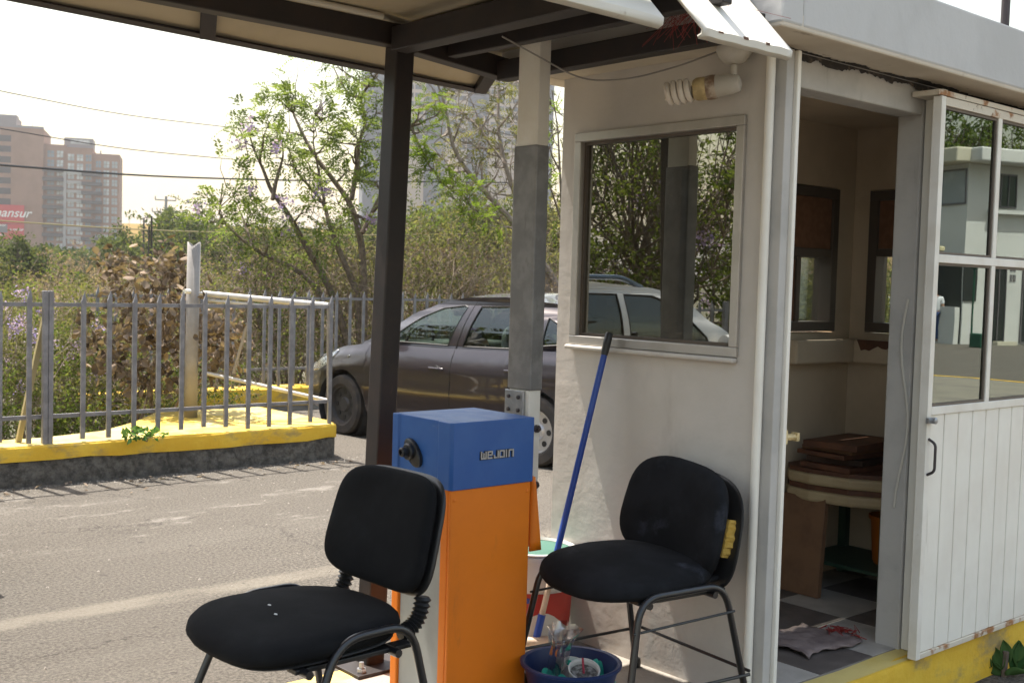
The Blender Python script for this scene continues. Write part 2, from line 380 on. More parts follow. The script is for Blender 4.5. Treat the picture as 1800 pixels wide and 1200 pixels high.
pbr('chair_fabric', (.0075, .0078, .009), .95, col2=(.012, .0125, .014), vs=5, dirt=(.022, .025, .034), dirt_scale=(5, 5, 5), dlo=.58, dhi=.75, damt=.5, bs=500, bst=.5, bd=.002, spec=.15)
pbr('worn_fabric', (.009, .0095, .011), .95, col2=(.016, .017, .020), vs=5, dirt=(.05, .056, .075), dirt_scale=(6, 6, 6), dlo=.56, dhi=.72, damt=.7, bs=500, bst=.5, bd=.002, spec=.15)
pbr('foam', (.55, .36, .08), .95, col2=(.60, .36, .06), vs=30, bs=120, bst=.8)
pbr('chrome', (.6, .6, .62), .15, metal=1., bst=0)
pbr('lint', (.6, .6, .6), .9, bst=0)
pbr('blue_plastic', (.014, .055, .30), .35, col2=(.02, .07, .34), vs=6, bst=.05)
pbr('navy_plastic', (.01, .028, .11), .4, col2=(.014, .036, .13), vs=5, bst=.05)
pbr('wood_pale', (.62, .50, .38), .6, col2=(.5, .38, .27), vs=20, bst=.1)
pbr('bucket_white', (.62, .60, .56), .45, dirt=(.32, .29, .25), dirt_scale=(9, 9, 9), dlo=.55, dhi=.75, bst=.05)
pbr('lid_green', (.028, .10, .07), .7, col2=(.035, .12, .085), vs=8, bst=.05)
pbr('label_red', (.42, .03, .02), .45, col2=(.36, .03, .02), vs=8, bst=0)
pbr('label_blue', (.03, .05, .25), .45, bst=0)
pbr('cloth_teal', (.02, .36, .27), .85, col2=(.03, .42, .32), vs=12, bs=300, bst=.3)
pbr('cup_white', (.66, .65, .63), .5, dirt=(.34, .32, .3), dirt_scale=(20, 20, 20), dlo=.55, dhi=.72, bst=.05)
pbr('cup_dregs', (.09, .08, .07), .7, col2=(.4, .38, .36), vs=60, bst=.4)
pbr('red_straw', (.35, .02, .05), .5, bst=0)
pbr('red_strand', (.26, .03, .025), .5, bst=0)
pbr('lamp_white', (.55, .52, .47), .4, col2=(.46, .43, .37), vs=9, bst=.03)
pbr('lamp_brown', (.20, .12, .07), .5, col2=(.5, .42, .33), vs=18, bst=.05)
pbr('lamp_yellowed', (.62, .48, .24), .4, col2=(.4, .3, .14), vs=25, bst=.03)
pbr('tube_glass', (.76, .70, .62), .15, col2=(.68, .6, .5), vs=8, bst=0)
pbr('wire_black', (.02, .02, .02), .5, bst=0)
pbr('wire_yellow', (.32, .27, .14), .6, bst=0)
pbr('cable_white', (.6, .57, .5), .5, bst=0)
pbr('brown_blind', (.21, .10, .05), .8, col2=(.26, .125, .065), vs=30, bs=120, bst=.3)
pbr('tile_dark', (.10, .085, .078), .5, col2=(.14, .12, .11), vs=12, bst=.05)
pbr('tile_light', (.44, .41, .375), .45, col2=(.36, .335, .30), vs=8, bst=.05)
pbr('rag', (.24, .19, .18), .95, col2=(.16, .12, .115), vs=14, bs=160, bst=.6)
pbr('cream_board', (.50, .40, .24), .6, col2=(.44, .34, .2), vs=8, bst=.05)
pbr('brown_wood', (.10, .04, .022), .6, col2=(.15, .06, .03), vs=12, bst=.1)
pbr('green_steel', (.03, .07, .045), .5, bst=.05)
pbr('orange_plastic', (.55, .15, .01), .45, bst=.03)
pbr('carton', (.22, .12, .065), .9, col2=(.17, .09, .05), vs=8, bst=.1)
pbr('bark', (.10, .075, .055), .9, col2=(.17, .135, .10), vs=18, bs=60, bst=.5)
pbr('bark_grey', (.19, .155, .125), .9, col2=(.26, .22, .18), vs=18, bs=60, bst=.5)
pbr('dry_stem', (.20, .155, .12), .9, col2=(.30, .24, .185), vs=18, bst=.3)
leafmat('leaf_jacaranda', (.062, .095, .03), (.115, .145, .05), .48, 1.6)
leafmat('leaf_bright', (.085, .14, .025), (.13, .18, .035), .5, 1.7)
leafmat('leaf_olive', (.075, .085, .036), (.145, .145, .07), .42, 1.5)
leafmat('leaf_green', (.048, .075, .02), (.095, .12, .035), .45, 1.8)
leafmat('leaf_far', (.05, .07, .032), (.09, .108, .05), .4, 1.4)
leafmat('leaf_straw', (.17, .13, .10), (.28, .225, .18), .35, 1.15)
leafmat('leaf_dry', (.09, .066, .046), (.36, .285, .22), .22, 1.0)
leafmat('blossom', (.26, .20, .46), (.40, .33, .60), .45, 1.1)
leafmat('leaf_plant', (.04, .10, .03), (.09, .16, .05), .3, 1.6)
glassmat('window_film', (.34, .32, .29), (.84, .85, .78), .36, .002, .12)
glassmat('door_glass', (.30, .33, .31), (.56, .62, .59), .40, .002, .05)
glassmat('inner_glass', (.82, .84, .82), (.75, .78, .78), .15, .002, .05)
glassmat('car_glass', (.62, .74, .66), (.85, .9, .88), .08)
glassmat('suv_glass', (.16, .18, .17), (.85, .9, .88), .12)
glassmat('clear_plastic', (.86, .84, .86), (.9, .9, .9), .22, .12, .8)
glassmat('lamp_lens', (.75, .75, .72), (.95, .95, .95), .3, .08)
def carpaint(name, c, m=.45, r=.28):
    mt = pbr(name, c, r, metal=m, coat=.8, dirt=tuple(x*1.4+.05 for x in c), dirt_scale=(2.5, 2.5, 4), dlo=.5, dhi=.8, damt=.35, bst=0)
carpaint('car_plum', (.034, .027, .032), .35, .36); carpaint('suv_white', (.72, .71, .69), 0, .3)
pbr('tyre', (.030, .028, .027), .85, col2=(.06, .05, .042), vs=6, bs=90, bst=.3)
pbr('wheel_dark', (.06, .058, .058), .5, metal=.4, bst=0)
pbr('wheel_silver', (.55, .55, .56), .35, metal=.7, bst=0)
pbr('car_interior', (.03, .03, .032), .8, bst=0)
pbr('roof_rail_blue', (.10, .14, .19), .4, metal=.5, bst=0)
pbr('brick_tan', (.30, .18, .125), .85, col2=(.25, .15, .10), vs=.15, bst=0)
pbr('brick_dark', (.25, .17, .13), .85, bst=0)
pbr('concrete_far', (.36, .35, .34), .8, col2=(.30, .29, .285), vs=.2, bst=0)
pbr('roof_grey', (.22, .21, .21), .8, bst=0)
pbr('opening_dark', (.05, .042, .038), .6, bst=0)
pbr('balcony_grey', (.075, .07, .066), .7, bst=0)
pbr('pane_far', (.52, .55, .55), .2, bst=0, col2=(.3, .33, .34), vs=.35, vlo=.4, vhi=.6)
pbr('pane_far_blue', (.20, .25, .29), .1, bst=0, col2=(.11, .14, .17), vs=.3)
pbr('tower_grey', (.11, .12, .14), .7, bst=0)
pbr('pane_tower', (.035, .045, .06), .35, bst=0, col2=(.10, .12, .14), vs=.25)
pbr('tower_beige', (.42, .34, .28), .75, bst=0)
pbr('board_red', (.50, .045, .04), .6, bst=0)
pbr('board_grey', (.16, .15, .155), .6, bst=0)
pbr('letter_white', (.8, .78, .75), .6, bst=0)
pbr('house_white', (.66, .67, .64), .8, col2=(.6, .61, .58), vs=.6, bst=.05)
pbr('tan_paving', (.20, .18, .14), .9, col2=(.15, .135, .11), vs=2, bst=.1)
pbr('house_cream', (.58, .55, .43), .8, bst=.05)
pbr('house_window', (.02, .045, .035), .1, bst=0)
pbr('house_dark', (.02, .025, .022), .6, bst=0)
pbr('awning', (.6, .55, .34), .7, bst=0)
pbr('skin', (.40, .23, .155), .6, bst=0)
pbr('shirt_white', (.72, .74, .77), .85, bst=.05)
pbr('jeans', (.03, .06, .16), .9, bst=.1)
pbr('hair_dark', (.012, .01, .008), .6, bst=0)
pbr('bag_brown', (.12, .05, .03), .7, bst=0)
pbr('bin_green', (.012, .07, .04), .5, bst=0)
pbr('pole_steel', (.05, .04, .042), .5, bst=0)
pbr('badge', (.42, .41, .40), .3, metal=.3, bst=0)
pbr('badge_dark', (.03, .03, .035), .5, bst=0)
# ------------------------------------------------------------------ ground, road, kerbs
def smooth(a, b, t):
    t = min(1, max(0, (t-a)/(b-a))); return t*t*(3-2*t)
def hgt(x, y):
    edge = 9.0 if x < 4.6 else (12.0 if x < 30 else 12.0+(x-30)*.4)
    d = y-edge
    if d <= 0: return -.08
    h = -.08 - 2.3*smooth(0, 7, d) - 2.7*smooth(7, 45, d) + 8.0*smooth(90, 280, d) - .3*math.sin(x*.13)*smooth(3, 20, d) - .4*math.sin(y*.11+x*.05)*smooth(3, 20, d)
    return h
g = np.sinh(np.linspace(-4.6, 4.6, 111)); g = g/g.max()
gx = 3 + g*900; gy = 13 + g*900
V = [(x, y, hgt(x, y)) for x in gx for y in gy]; n = 111
F = [(i*n+j, (i+1)*n+j, (i+1)*n+j+1, i*n+j+1) for i in range(n-1) for j in range(n-1)]
tag(npmesh('ground', V, F, 'dry_soil', base=(0, 0, 0)), kind='structure')
b = MB()
road = [(-60, -70), (70, -70), (70, 11.5), (4.7, 11.5), (4.7, 9.4), (3.9, 8.45), (-60, 8.45)]
b.raw([(x, y, 0) for x, y in road], [tuple(range(len(road)))])
tag(b.build('road', 'asphalt', base=(0, 0, 0)), kind='structure')

def edge_jitter(P, rng, a): return [(x+rng.uniform(-a, a), y+rng.uniform(-a, a)) for x, y in P]
rng = random.Random(4)
# fenced island: stone base, yellow coping
def island(outline, z0, z1, name, mat, parent, rnd, inset=0.):
    b = MB(); n = len(outline)
    rings = [(0, z0), (0, z1-rnd), (rnd*.35, z1-rnd*.3), (rnd, z1)]
    cx = sum(p[0] for p in outline)/n; cy = sum(p[1] for p in outline)/n
    for ins, z in rings:
        for i, (x, y) in enumerate(outline):
            a = Vector(outline[i-1]); c = Vector(outline[(i+1) % n]); t = (c-a).normalized(); nrm = Vector((-t.y, t.x))
            b.v.append((x+nrm.x*(ins+inset), y+nrm.y*(ins+inset), z + (rng.uniform(-.006, .006) if z > z0 else (rng.uniform(-.014, .008) if name == 'coping' else 0))))
    for k in range(3):
        for i in range(n): b.f.append((k*n+i, k*n+(i+1) % n, (k+1)*n+(i+1) % n, (k+1)*n+i))
    b.f.append(tuple(3*n+i for i in range(n)))
    return b
front = [(-9+.22*i, 8.175+rng.uniform(-.008, .008)) for i in range(64)]
end = [(5.10, 8.175), (5.22, 8.24), (5.27, 8.42), (5.29, 9.0), (5.28, 9.5), (5.24, 9.82)]
back = [(4.7, 9.88), (4.2, 9.62), (3.8, 9.1), (3.4, 8.76), (2.9, 8.58), (0, 8.55), (-9, 8.55)]
outl = front[:-1] + [(4.9, 8.17)] + end + back
t = thing('kerb_island', 'raised island kerb of dark rubble stone with worn yellow painted top under the spiked fence', 'kerb', (2, 8.5, 0))
island(outl, 0, .19, 'stone_base', 'rubble_stone', t, .02, .012).build('stone_base', 'rubble_stone', t)
b = island(outl, .178, .285, 'coping', 'kerb_yellow', t, .02)
topf = [f for f in b.f if len(f) > 4]; b.f = [f for f in b.f if len(f) == 4]
b.build('coping', 'kerb_yellow', t, smooth=True)
n = len(outl); tp = MB(); tp.raw(b.v[3*n:4*n], [tuple(range(n))]); tp.build('coping_top', 'kerb_top', t)
# far kerb behind the gate
t = thing('far_kerb', 'long low yellow kerb running behind the pipe gate and the purple car', 'kerb', (8, 11.5, 0))
o2 = [(4.3+.35*i, 11.4+rng.uniform(-.01, .01)) for i in range(34)] + [(16.2, 11.75), (4.3, 11.75)]
b = island(o2, .06, .26, 'coping', 'kerb_yellow', t, .02); b.build('coping', 'kerb_yellow', t, smooth=True)
island(o2, -.1, .062, 'footing', 'island_paving', t, .01, .01).build('footing', 'island_paving', t)
# rubble lying between the two kerbs
for i in range(7):
    b = MB(); c = Vector((4.9+rng.uniform(-.3, .9), 10.5+rng.uniform(-.4, .5), .03)); r = rng.uniform(.07, .15)
    bm = bmesh.new(); bmesh.ops.create_icosphere(bm, subdivisions=1, radius=r)
    b.raw([c+Vector((v.co.x*1.3, v.co.y, v.co.z*.75))*rng.uniform(.75, 1.15) for v in bm.verts], [tuple(v.index for v in f.verts) for f in bm.faces]); bm.free()
    tag(b.build('rubble_stone', 'rubble_stone', smooth=False), 'rough grey rubble stone lying on the ground behind the gate post', 'stone', 'rubble stones behind the gate post')
# booth island
b = MB()
o3 = [(-.4+.3*i, 2.12+rng.uniform(-.006, .006)) for i in range(23)] + [(6.3, 2.5), (6.3, 3.0)] + [(6.2-.3*i, 3.26+rng.uniform(-.006, .006)) for i in range(23)] + [(-.45, 2.9), (-.45, 2.4)]
t = thing('booth_island', 'raised concrete island with yellow painted edges under the guard booth and chairs', 'kerb', (2.9, 2.7, 0))
b = island(o3, 0, .186, 'edge', 'kerb_yellow', t, .015); n = len(o3)
b.f = [f for f in b.f if len(f) == 4]; b.build('yellow_edge', 'kerb_yellow', t, smooth=True)
inner = []
for i, (x, y) in enumerate(o3):
    a = Vector(o3[i-1]); c = Vector(o3[(i+1) % n]); tt = (c-a).normalized(); nr = Vector((-tt.y, tt.x)); inner.append((x+nr.x*.1, y+nr.y*.1, .188))
tp = MB(); tp.raw([(v[0], v[1], v[2]) for v in b.v[3*n:4*n]] + inner, [(i, (i+1) % n, n+(i+1) % n, n+i) for i in range(n)]); tp.build('yellow_band', 'kerb_top', t)
tp = MB(); tp.raw(inner, [tuple(range(n))]); tp.build('paving', 'island_paving', t)

# ------------------------------------------------------------------ guard booth
WX, WY, FY, EX = 2.979, 2.215, 3.165, 4.90          # window wall plane, door wall plane, far wall outside, end wall outside
SOF = 2.285
booth = thing('guard_booth', 'small white plastered guard booth with flat roof, open doorway and side window', 'guard booth', (4.0, 2.65, .17))
th = .1
# window wall with its opening
wy0, wy1, wz0, wz1 = 2.325, 3.06, 1.33, 2.052
b = MB()
b.box((WX, WY+.005, .15), (WX+th, FY, wz0)); b.box((WX, WY+.005, wz1), (WX+th, FY, SOF+.06))
b.box((WX, WY+.005, wz0), (WX+th, wy0, wz1)); b.box((WX, wy1, wz0), (WX+th, FY, wz1))
b.build('window_wall', 'wall_paint', booth)
# door wall: lintel, jamb column, and the wall beyond the opening
b = MB()
DX0, DX1, DZ = 3.03, 3.89, 2.175
b.box((WX+th+.002, WY, DZ), (DX1, WY+th, SOF+.06)); b.box((DX1, WY, .15), (4.12, WY+th, SOF+.06))
b.box((4.12, WY+.003, .15), (EX, WY+th, 1.06)); b.box((4.12, WY+.003, 2.2), (EX, WY+th, SOF+.06)); b.box((4.68, WY+.003, 1.06), (EX, WY+th, 2.2))
b.build('door_wall', 'wall_paint_grey', booth, bevel=.006)
b = MB()
# far wall and end wall, each with a window opening
fz0, fz1 = 1.33, 2.0
b.box((WX+th+.002, FY-th, .15), (EX, FY, fz0)); b.box((WX+th+.002, FY-th, fz1), (EX, FY, SOF+.06))
b.box((WX+th+.002, FY-th, fz0), (3.55, FY, fz1)); b.box((4.66, FY-th, fz0), (EX, FY, fz1))
b.box((EX-th, WY+th, .15), (EX, FY-th-.002, fz0)); b.box((EX-th, WY+th, fz1), (EX, FY-th-.002, SOF+.06))
b.box((EX-th, WY+th, fz0), (EX, 2.45, fz1)); b.box((EX-th, 2.98, fz0), (EX, FY-th-.002, fz1))
b.build('inner_walls', 'interior_paint', booth)
b = MB(); b.box((WX+th+.004, WY+th+.002, SOF+.002), (EX-th-.002, FY-th-.002, SOF+.05)); b.build('ceiling', 'interior_paint', booth)
# roof slab: soffit skirt and parapet
b = MB(); RX0, RY0, RX1, RY1 = 2.775, 2.035, 5.12, 3.29
b.box((RX0, RY0, SOF), (RX1, WY-.002, SOF+.05)); b.box((RX0, FY+.002, SOF), (RX1, RY1, SOF+.05)); b.box((RX0, WY, SOF), (WX-.002, FY, SOF+.05)); b.box((EX+.002, WY, SOF), (RX1, FY, SOF+.05))
b.build('soffit', 'soffit_paint', booth, bevel=.006)
b = MB(); b.box((RX0-.003, RY0-.003, SOF+.012), (RX0+.1, RY1+.003, 2.52)); b.box((RX0+.1, RY0-.003, SOF+.012), (RX1+.003, RY0+.1, 2.515)); b.box((RX1-.1, RY0+.1, SOF+.012), (RX1+.003, RY1+.003, 2.515)); b.box((RX0+.1, RY1-.1, SOF+.012), (RX1-.1, RY1+.003, 2.515))
b.build('parapet', 'parapet_paint', booth, bevel=.008)
b = MB(); b.box((RX0+.1, RY0+.1, 2.40), (RX1-.1, RY1-.1, 2.45)); b.build('roof_deck', 'roof_grey', booth)
# black mould line above the door head
b = MB(); vs = []; N = 240; dz_ = .012
for i in range(N+1):
    dz_ = min(.024, max(.005, dz_+rng.gauss(0, .003))); x = 3.03+i*(EX-3.03)/N; vs.append((x, WY-.004, SOF-.004)); vs.append((x, WY-.004, SOF-.004-dz_-(rng.random() < .06)*.006))
b.raw(vs, [(2*i, 2*i+2, 2*i+3, 2*i+1) for i in range(N)]); b.build('mould_stain', 'black_stain', booth)
b = MB(); vs = []
for i in range(N+1):
    dz_ = min(.04, max(.005, dz_+rng.gauss(0, .004))); x = 3.0+i*(EX-3.0)/N; vs.append((x, WY-.006, SOF-.0015)); vs.append((x, WY-.012-dz_, SOF-.0015))
b.raw(vs, [(2*i, 2*i+2, 2*i+3, 2*i+1) for i in range(N)]); b.build('peeling_edge', 'black_stain', booth)
# corner pipe and door frame
b = MB(); b.tube([(WX-.016, WY-.006, .19), (WX-.016, WY-.006, SOF-.01)], .0145, 14); b.build('corner_pipe', 'door_cream', booth, smooth=True)
b = MB(); b.box((WX+.006, WY-.05, .19), (3.024, WY-.002, SOF-.012)); b.build('corner_post', 'wall_paint_grey', booth, bevel=.003)
b = MB(); b.box((3.027, WY-.062, .187), (3.045, WY-.034, SOF-.015)); b.build('door_frame', 'door_cream', booth, bevel=.003)
b = MB(); b.tube([(3.045, WY-.048, 1.05), (3.10, WY-.055, 1.05)], .011, 8); b.box((3.0455, WY-.06, 1.03), (3.054, WY-.036, 1.075)); b.box((3.095, WY-.067, 1.037), (3.108, WY-.043, 1.064)); b.build('door_catch', 'lamp_yellowed', booth, smooth=True)
b = MB(); b.box((3.90, WY-.07, .19), (3.935, WY-.004, SOF-.02)); b.build('slide_channel', 'door_cream', booth, bevel=.003)
b = MB(); b.box((3.938, WY-.05, .19), (3.955, WY-.004, SOF-.05)); b.build('channel_gap', 'groove_brown', booth)
b = MB(); b.box((2.99, WY-.06, .15), (EX, WY-.002, .184)); b.build('threshold', 'kerb_yellow', booth, bevel=.006)
b = MB(); b.box((3.9, WY-.10, .187), (3.96, WY-.062, .225)); b.build('guide_bracket', 'white_paint_metal', booth, bevel=.004)
# floor tiles: light and dark
tl, td = MB(), MB(); ts = .336
for i in range(-1, 7):
    for j in range(-1, 4):
        x0, y0 = 4.41-ts*4+ts*i, 2.9-ts*2+ts*j
        x1, y1 = min(x0+ts-.003, EX-th), min(y0+ts-.003, FY-th); x0 = max(x0, WX+th); y0 = max(y0, WY+.001)
        if x1-x0 < .02 or y1-y0 < .02: continue
        (td if (i+j) % 2 else tl).box((x0, y0, .155), (x1, y1, .19))
b = MB(); b.box((WX+th+.002, WY+.002, .14), (EX-th-.002, FY-th-.002, .187)); b.build('floor_slab', 'groove_brown', booth)
tl.build('light_tiles', 'tile_light', booth); td.build('dark_tiles', 'tile_dark', booth)
# side window: frame, inner frame, pane
b = MB(); fw_, fd = .032, .035
def frame_yz(b, x0, x1, y0, y1, z0, z1, w):
    b.box((x0, y0, z0), (x1, y1, z0+w)); b.box((x0, y0, z1-w), (x1, y1, z1)); b.box((x0, y0, z0+w), (x1, y0+w, z1-w)); b.box((x0, y1-w, z0+w), (x1, y1, z1-w))
def frame_xz(b, y0, y1, x0, x1, z0, z1, w):
    b.box((x0, y0, z0), (x1, y1, z0+w)); b.box((x0, y0, z1-w), (x1, y1, z1)); b.box((x0, y0, z0+w), (x0+w, y1, z1-w)); b.box((x1-w, y0, z0+w), (x1, y1, z1-w))
frame_yz(b, WX-.014, WX+.05, wy0-.02, wy1+.026, wz0-.032, wz1+.026, .033)
w = b.build('window', 'aluminium', booth, bevel=.003)
b = MB(); frame_yz(b, WX+.008, WX+.032, wy0+.0132, wy1-.0072, wz0+.0012, wz1-.0072, .011); b.build('window_bead', 'bronze_frame', w)
b = MB(); b.box((WX+.02, wy0+.018, wz0+.006), (WX+.0245, wy1-.012, wz1-.012)); b.build('pane', 'window_film', w)
b = MB(); b.box((WX-.03, wy0-.02, wz0-.05), (WX-.002, wy1+.035, wz0-.034)); b.build('sill', 'wall_paint', w, bevel=.006)
# inside: window over the far wall and window in the end wall, with brown blinds
b = MB(); frame_xz(b, FY-th-.02, FY-.02, 3.56, 4.65, fz0+.006, fz1-.006, .045)
b.box((3.606, FY-th-.016, 1.675), (4.604, FY-.024, 1.715)); b.box((4.34, FY-th-.015, fz0+.052), (4.37, FY-.025, 1.674))
w = b.build('inner_window', 'bronze_frame', booth, bevel=.002)
b = MB(); b.box((3.6, FY-.055, fz0+.04), (4.61, FY-.05, fz1-.04)); b.build('pane', 'inner_glass', w)
b = MB(); b.box((3.607, FY-th-.008, 1.716), (4.603, FY-th+.004, fz1-.052)); b.box((4.02, FY-th-.006, fz0+.053), (4.338, FY-th+.004, 1.66)); b.build('blind', 'brown_blind', w)
b = MB(); frame_yz(b, EX-th-.02, EX-.02, 2.46, 2.97, fz0+.006, fz1-.006, .045); b.box((EX-th-.016, 2.506, 1.69), (EX-.024, 2.924, 1.725))
w = b.build('inner_window', 'bronze_frame', booth, bevel=.002)
b = MB(); b.box((EX-.055, 2.49, fz0+.04), (EX-.05, 2.94, fz1-.04)); b.build('pane', 'inner_glass', w)
b = MB(); b.box((EX-th-.008, 2.507, 1.726), (EX-th+.004, 2.923, fz1-.052)); b.build('blind', 'brown_blind', w)
b = MB(); b.box((4.3, FY-th-.06, 1.19), (EX-th-.003, FY-th-.002, 1.30)); b.box((EX-th-.06, WY+th+.003, 1.19), (EX-th-.002, FY-th-.062, 1.30)); b.build('inner_ledge', 'interior_paint', booth, bevel=.01)
b = MB()
q = [(EX-th-.062, 2.98-.022*i, 1.298-(.0 if i in (0, 11) else .05+rng.uniform(-.012, .012)-.003*i)) for i in range(12)]
b.raw([(x, y, 1.3) for x, y, z in q]+q, [(i, i+1, 13+i, 12+i) for i in range(11)]); b.build('rust_stain', 'brown_wood', booth)
# hanging white cable by the jamb
b = MB(); b.tube([(DX1-.006, WY+.02+.02*math.sin(i*.6), 1.5-.06*i) for i in range(14)], .0045, 6); b.build('hanging_cable', 'cable_white', booth, smooth=True)

# sliding door leaf, parked to the right of the doorway
door = thing('sliding_door', 'cream metal sliding door with four mirror-like panes over a grooved panel, parked open', 'door', (4.25, 2.13, .19))
Y0, Y1 = WY-.115, WY-.08
sx0, sx1, sz0, sz1 = 3.815, 4.72, .19, 2.225
b = MB(); s = .03
b.box((sx0, Y0, sz0), (sx0+s, Y1, sz1)); b.box((sx1-s, Y0, sz0), (sx1, Y1, sz1)); b.box((sx0+s, Y0, 1.085), (sx1-s, Y1, 1.115))
b.box((sx0+s, Y0, 1.635), (sx1-s, Y1, 1.665)); b.box((4.243, Y0+.001, 1.115), (4.273, Y1-.001, 1.635)); b.box((4.243, Y0+.001, 1.665), (4.273, Y1-.001, sz1-.03))
b.build('door_stiles', 'white_paint_metal', door, bevel=.002)
b = MB(); b.box((sx0+s, Y0, sz1-.032), (sx1-s, Y1, sz1-.001)); b.build('top_rail', 'rusty_white', door, bevel=.002)
b = MB(); b.box((sx0+s, Y0+.001, sz0), (sx1-s, Y1, sz0+.02)); b.build('bottom_rail', 'rusty_white', door, bevel=.002)
b = MB(); npan = 8; pw = (sx1-sx0-2*s)/npan
for i in range(npan):
    x0 = sx0+s+i*pw; b.box((x0+.003, Y0+.006, sz0+.021), (x0+pw-.003, Y0+.018, 1.0845))
b.build('grooved_panel', 'door_cream', door, bevel=.004)
b = MB(); b.box((sx0+s, Y0+.014, sz0+.021), (sx1-s, Y0+.022, 1.084)); b.build('groove_backing', 'groove_brown', door)
for (x0, x1) in ((sx0+s, 4.243), (4.273, sx1-s)):
    for (z0, z1) in ((1.115, 1.635), (1.665, sz1-.033)):
        b = MB(); b.box((x0, Y0+.014, z0), (x1, Y0+.018, z1)); pn = b.build('pane', 'door_glass', door)
        b = MB(); frame_xz(b, Y0+.006, Y0+.0135, x0+.0005, x1-.0005, z0+.0005, z1-.0005, .009); b.build('glazing_bead', 'groove_brown', pn)
b = MB(); P = [(sx0+.016, Y0, 1.0), (sx0+.016, Y0-.028, .985), (sx0+.016, Y0-.028, .885), (sx0+.016, Y0, .87)]
b.tube(bend(P, .03), .0052, 8); b.build('pull_handle', 'pole_steel', door, smooth=True)
b = MB(); b.box((sx0-.012, Y0-.012, 1.058), (sx0+.03, Y0-.001, 1.078)); b.lathe([(.012, 0), (.012, .012), (.006, .016)], (sx0+.02, Y0-.012, 1.068), 12, (0, -1, 0)); b.build('latch', 'bracket_steel', door, smooth=True)
b = MB(); b.box((3.80, Y0+.004, sz1+.003), (4.95, WY-.006, sz1+.022)); tr = b.build('door_track', 'rusty_white', booth, bevel=.002)
# ------------------------------------------------------------------ canopy over the lane side
can = thing('canopy', 'low lane canopy of cream sheets on dark steel beams with a single dark post', 'canopy', (2.2, 3.25, .19))
b = MB(); b.bar((2.207, 3.240, .195), (2.297, 3.267, 2.385), .074, .074, (1, 0, 0)); b.build('post', 'dark_steel', can, bevel=.006)
b = MB(); b.box((2.09, 3.13, .188), (2.31, 3.34, .2)); bp = b.build('base_plate', 'dark_steel', can, bevel=.002)
for x, y in ((2.12, 3.16), (2.28, 3.16), (2.12, 3.31), (2.28, 3.31)):
    b = MB(); b.lathe([(.016, .2), (.016, .214), (.009, .214), (.009, .235)], (x, y, 0), 6); b.build('bolt', 'bracket_steel', bp)
EY = 3.50
ez = lambda x: 2.314-.022*(x-1.187)                      # eave height, sagging towards the booth
beams = [((-2.5, 3.25, 2.345), (2.258, 3.25, 2.345), .06, .075), ((2.336, 3.25, 2.335), (2.76, 3.25, 2.30), .06, .075),
         ((2.245, 3.20, 2.322), (2.245, 1.99, 2.318), .07, .08), ((2.715, 3.216, 2.285), (2.715, 2.07, 2.285), .055, .07),
         ((2.48, 3.216, 2.33), (2.48, 2.0, 2.32), .04, .06), ((.6, 3.21, 2.345), (.6, 1.99, 2.33), .06, .07), ((-1.4, 3.21, 2.345), (-1.4, 1.99, 2.33), .06, .07),
         ((-2.5, 1.99, 2.33), (2.2, 1.99, 2.33), .05, .06)]
for p, q, w, h in beams:
    b = MB(); b.bar(p, q, w, h); b.build('beam', 'dark_steel', can, bevel=.004)
for x in (-.5, 1.60, 2.74):
    b = MB(); b.bar((x, 3.285, 2.372-.0*x-(.05 if x > 2.3 else 0)), (x+.09, EY-.015, ez(x)-.018), .05, .03); b.build('rafter', 'dark_steel', can, bevel=.003)
b = MB(); b.tube([(-2.5, 3.215, 2.40), (2.18, 3.21, 2.392)], .011, 10); b.build('conduit', 'cable_white', can, smooth=True)
# roof sheet, folded down a little at the far eave
b = MB(); xs = np.linspace(-2.5, 2.87, 24)
P = [[Vector((x, 2.16, 2.425)), Vector((x, 3.30, 2.412-(.035 if x > 2.3 else 0)*min(1, (x-2.3)/.3) if x > 2.3 else 2.412)), Vector((x, EY, ez(x)+.004*math.sin(x*9)))] for x in xs]
b.grid(P); b.build('roof_sheet', 'ceiling_sheet', can, solid=.012)
b = MB(); P = [[Vector((x, EY-.02, ez(x)-.012)), Vector((x, EY+.012, ez(x)-.02)), Vector((x, EY+.012, ez(x)+.02))] for x in xs]; b.grid(P); b.build('eave_trim', 'dark_steel', can, solid=.006)
b = MB(); b.box((2.31, 2.22, 2.388), (2.675, 3.21, 2.395)); b.build('soffit_board', 'dark_board', can)
b = MB(); b.box((2.3, 2.48, 2.352), (2.42, 2.62, 2.384), Matrix.Rotation(.2, 3, 'Y')); b.box((1.97, 2.62, 2.392), (2.19, 2.76, 2.404)); b.build('broken_board', 'carton', can)
# near eave: sloping white sheets, broken open in between
def flap(x0, x1, name):
    b = MB(); nx = 14; P = []
    for i in range(nx+1):
        x = x0+(x1-x0)*i/nx; w = .0015*math.sin(i*1.7)
        P.append([Vector((x, 1.966, 2.170+w*.5)), Vector((x, 1.952, 2.176+w*.5)), Vector((x, 1.950, 2.19+w)), Vector((x, 2.01, 2.252+w)), Vector((x, 2.12, 2.368)), Vector((x, 2.20, 2.43))])
    b.grid(P); return b.build(name, 'white_sheet', can, solid=.01, smooth=True, ang=50)
flap(-2.5, 2.165, 'eave_sheet'); fl = flap(2.32, 2.705, 'eave_sheet')
b = MB()
for i in range(3):
    x = 2.36+.12*i+rng.uniform(-.02, .02); b = MB(); b.box((x, 1.944, 2.188), (x+rng.uniform(.006, .02), 1.952, 2.188+rng.uniform(.004, .010))); b.build('chipped_paint', 'brown_wood', fl)
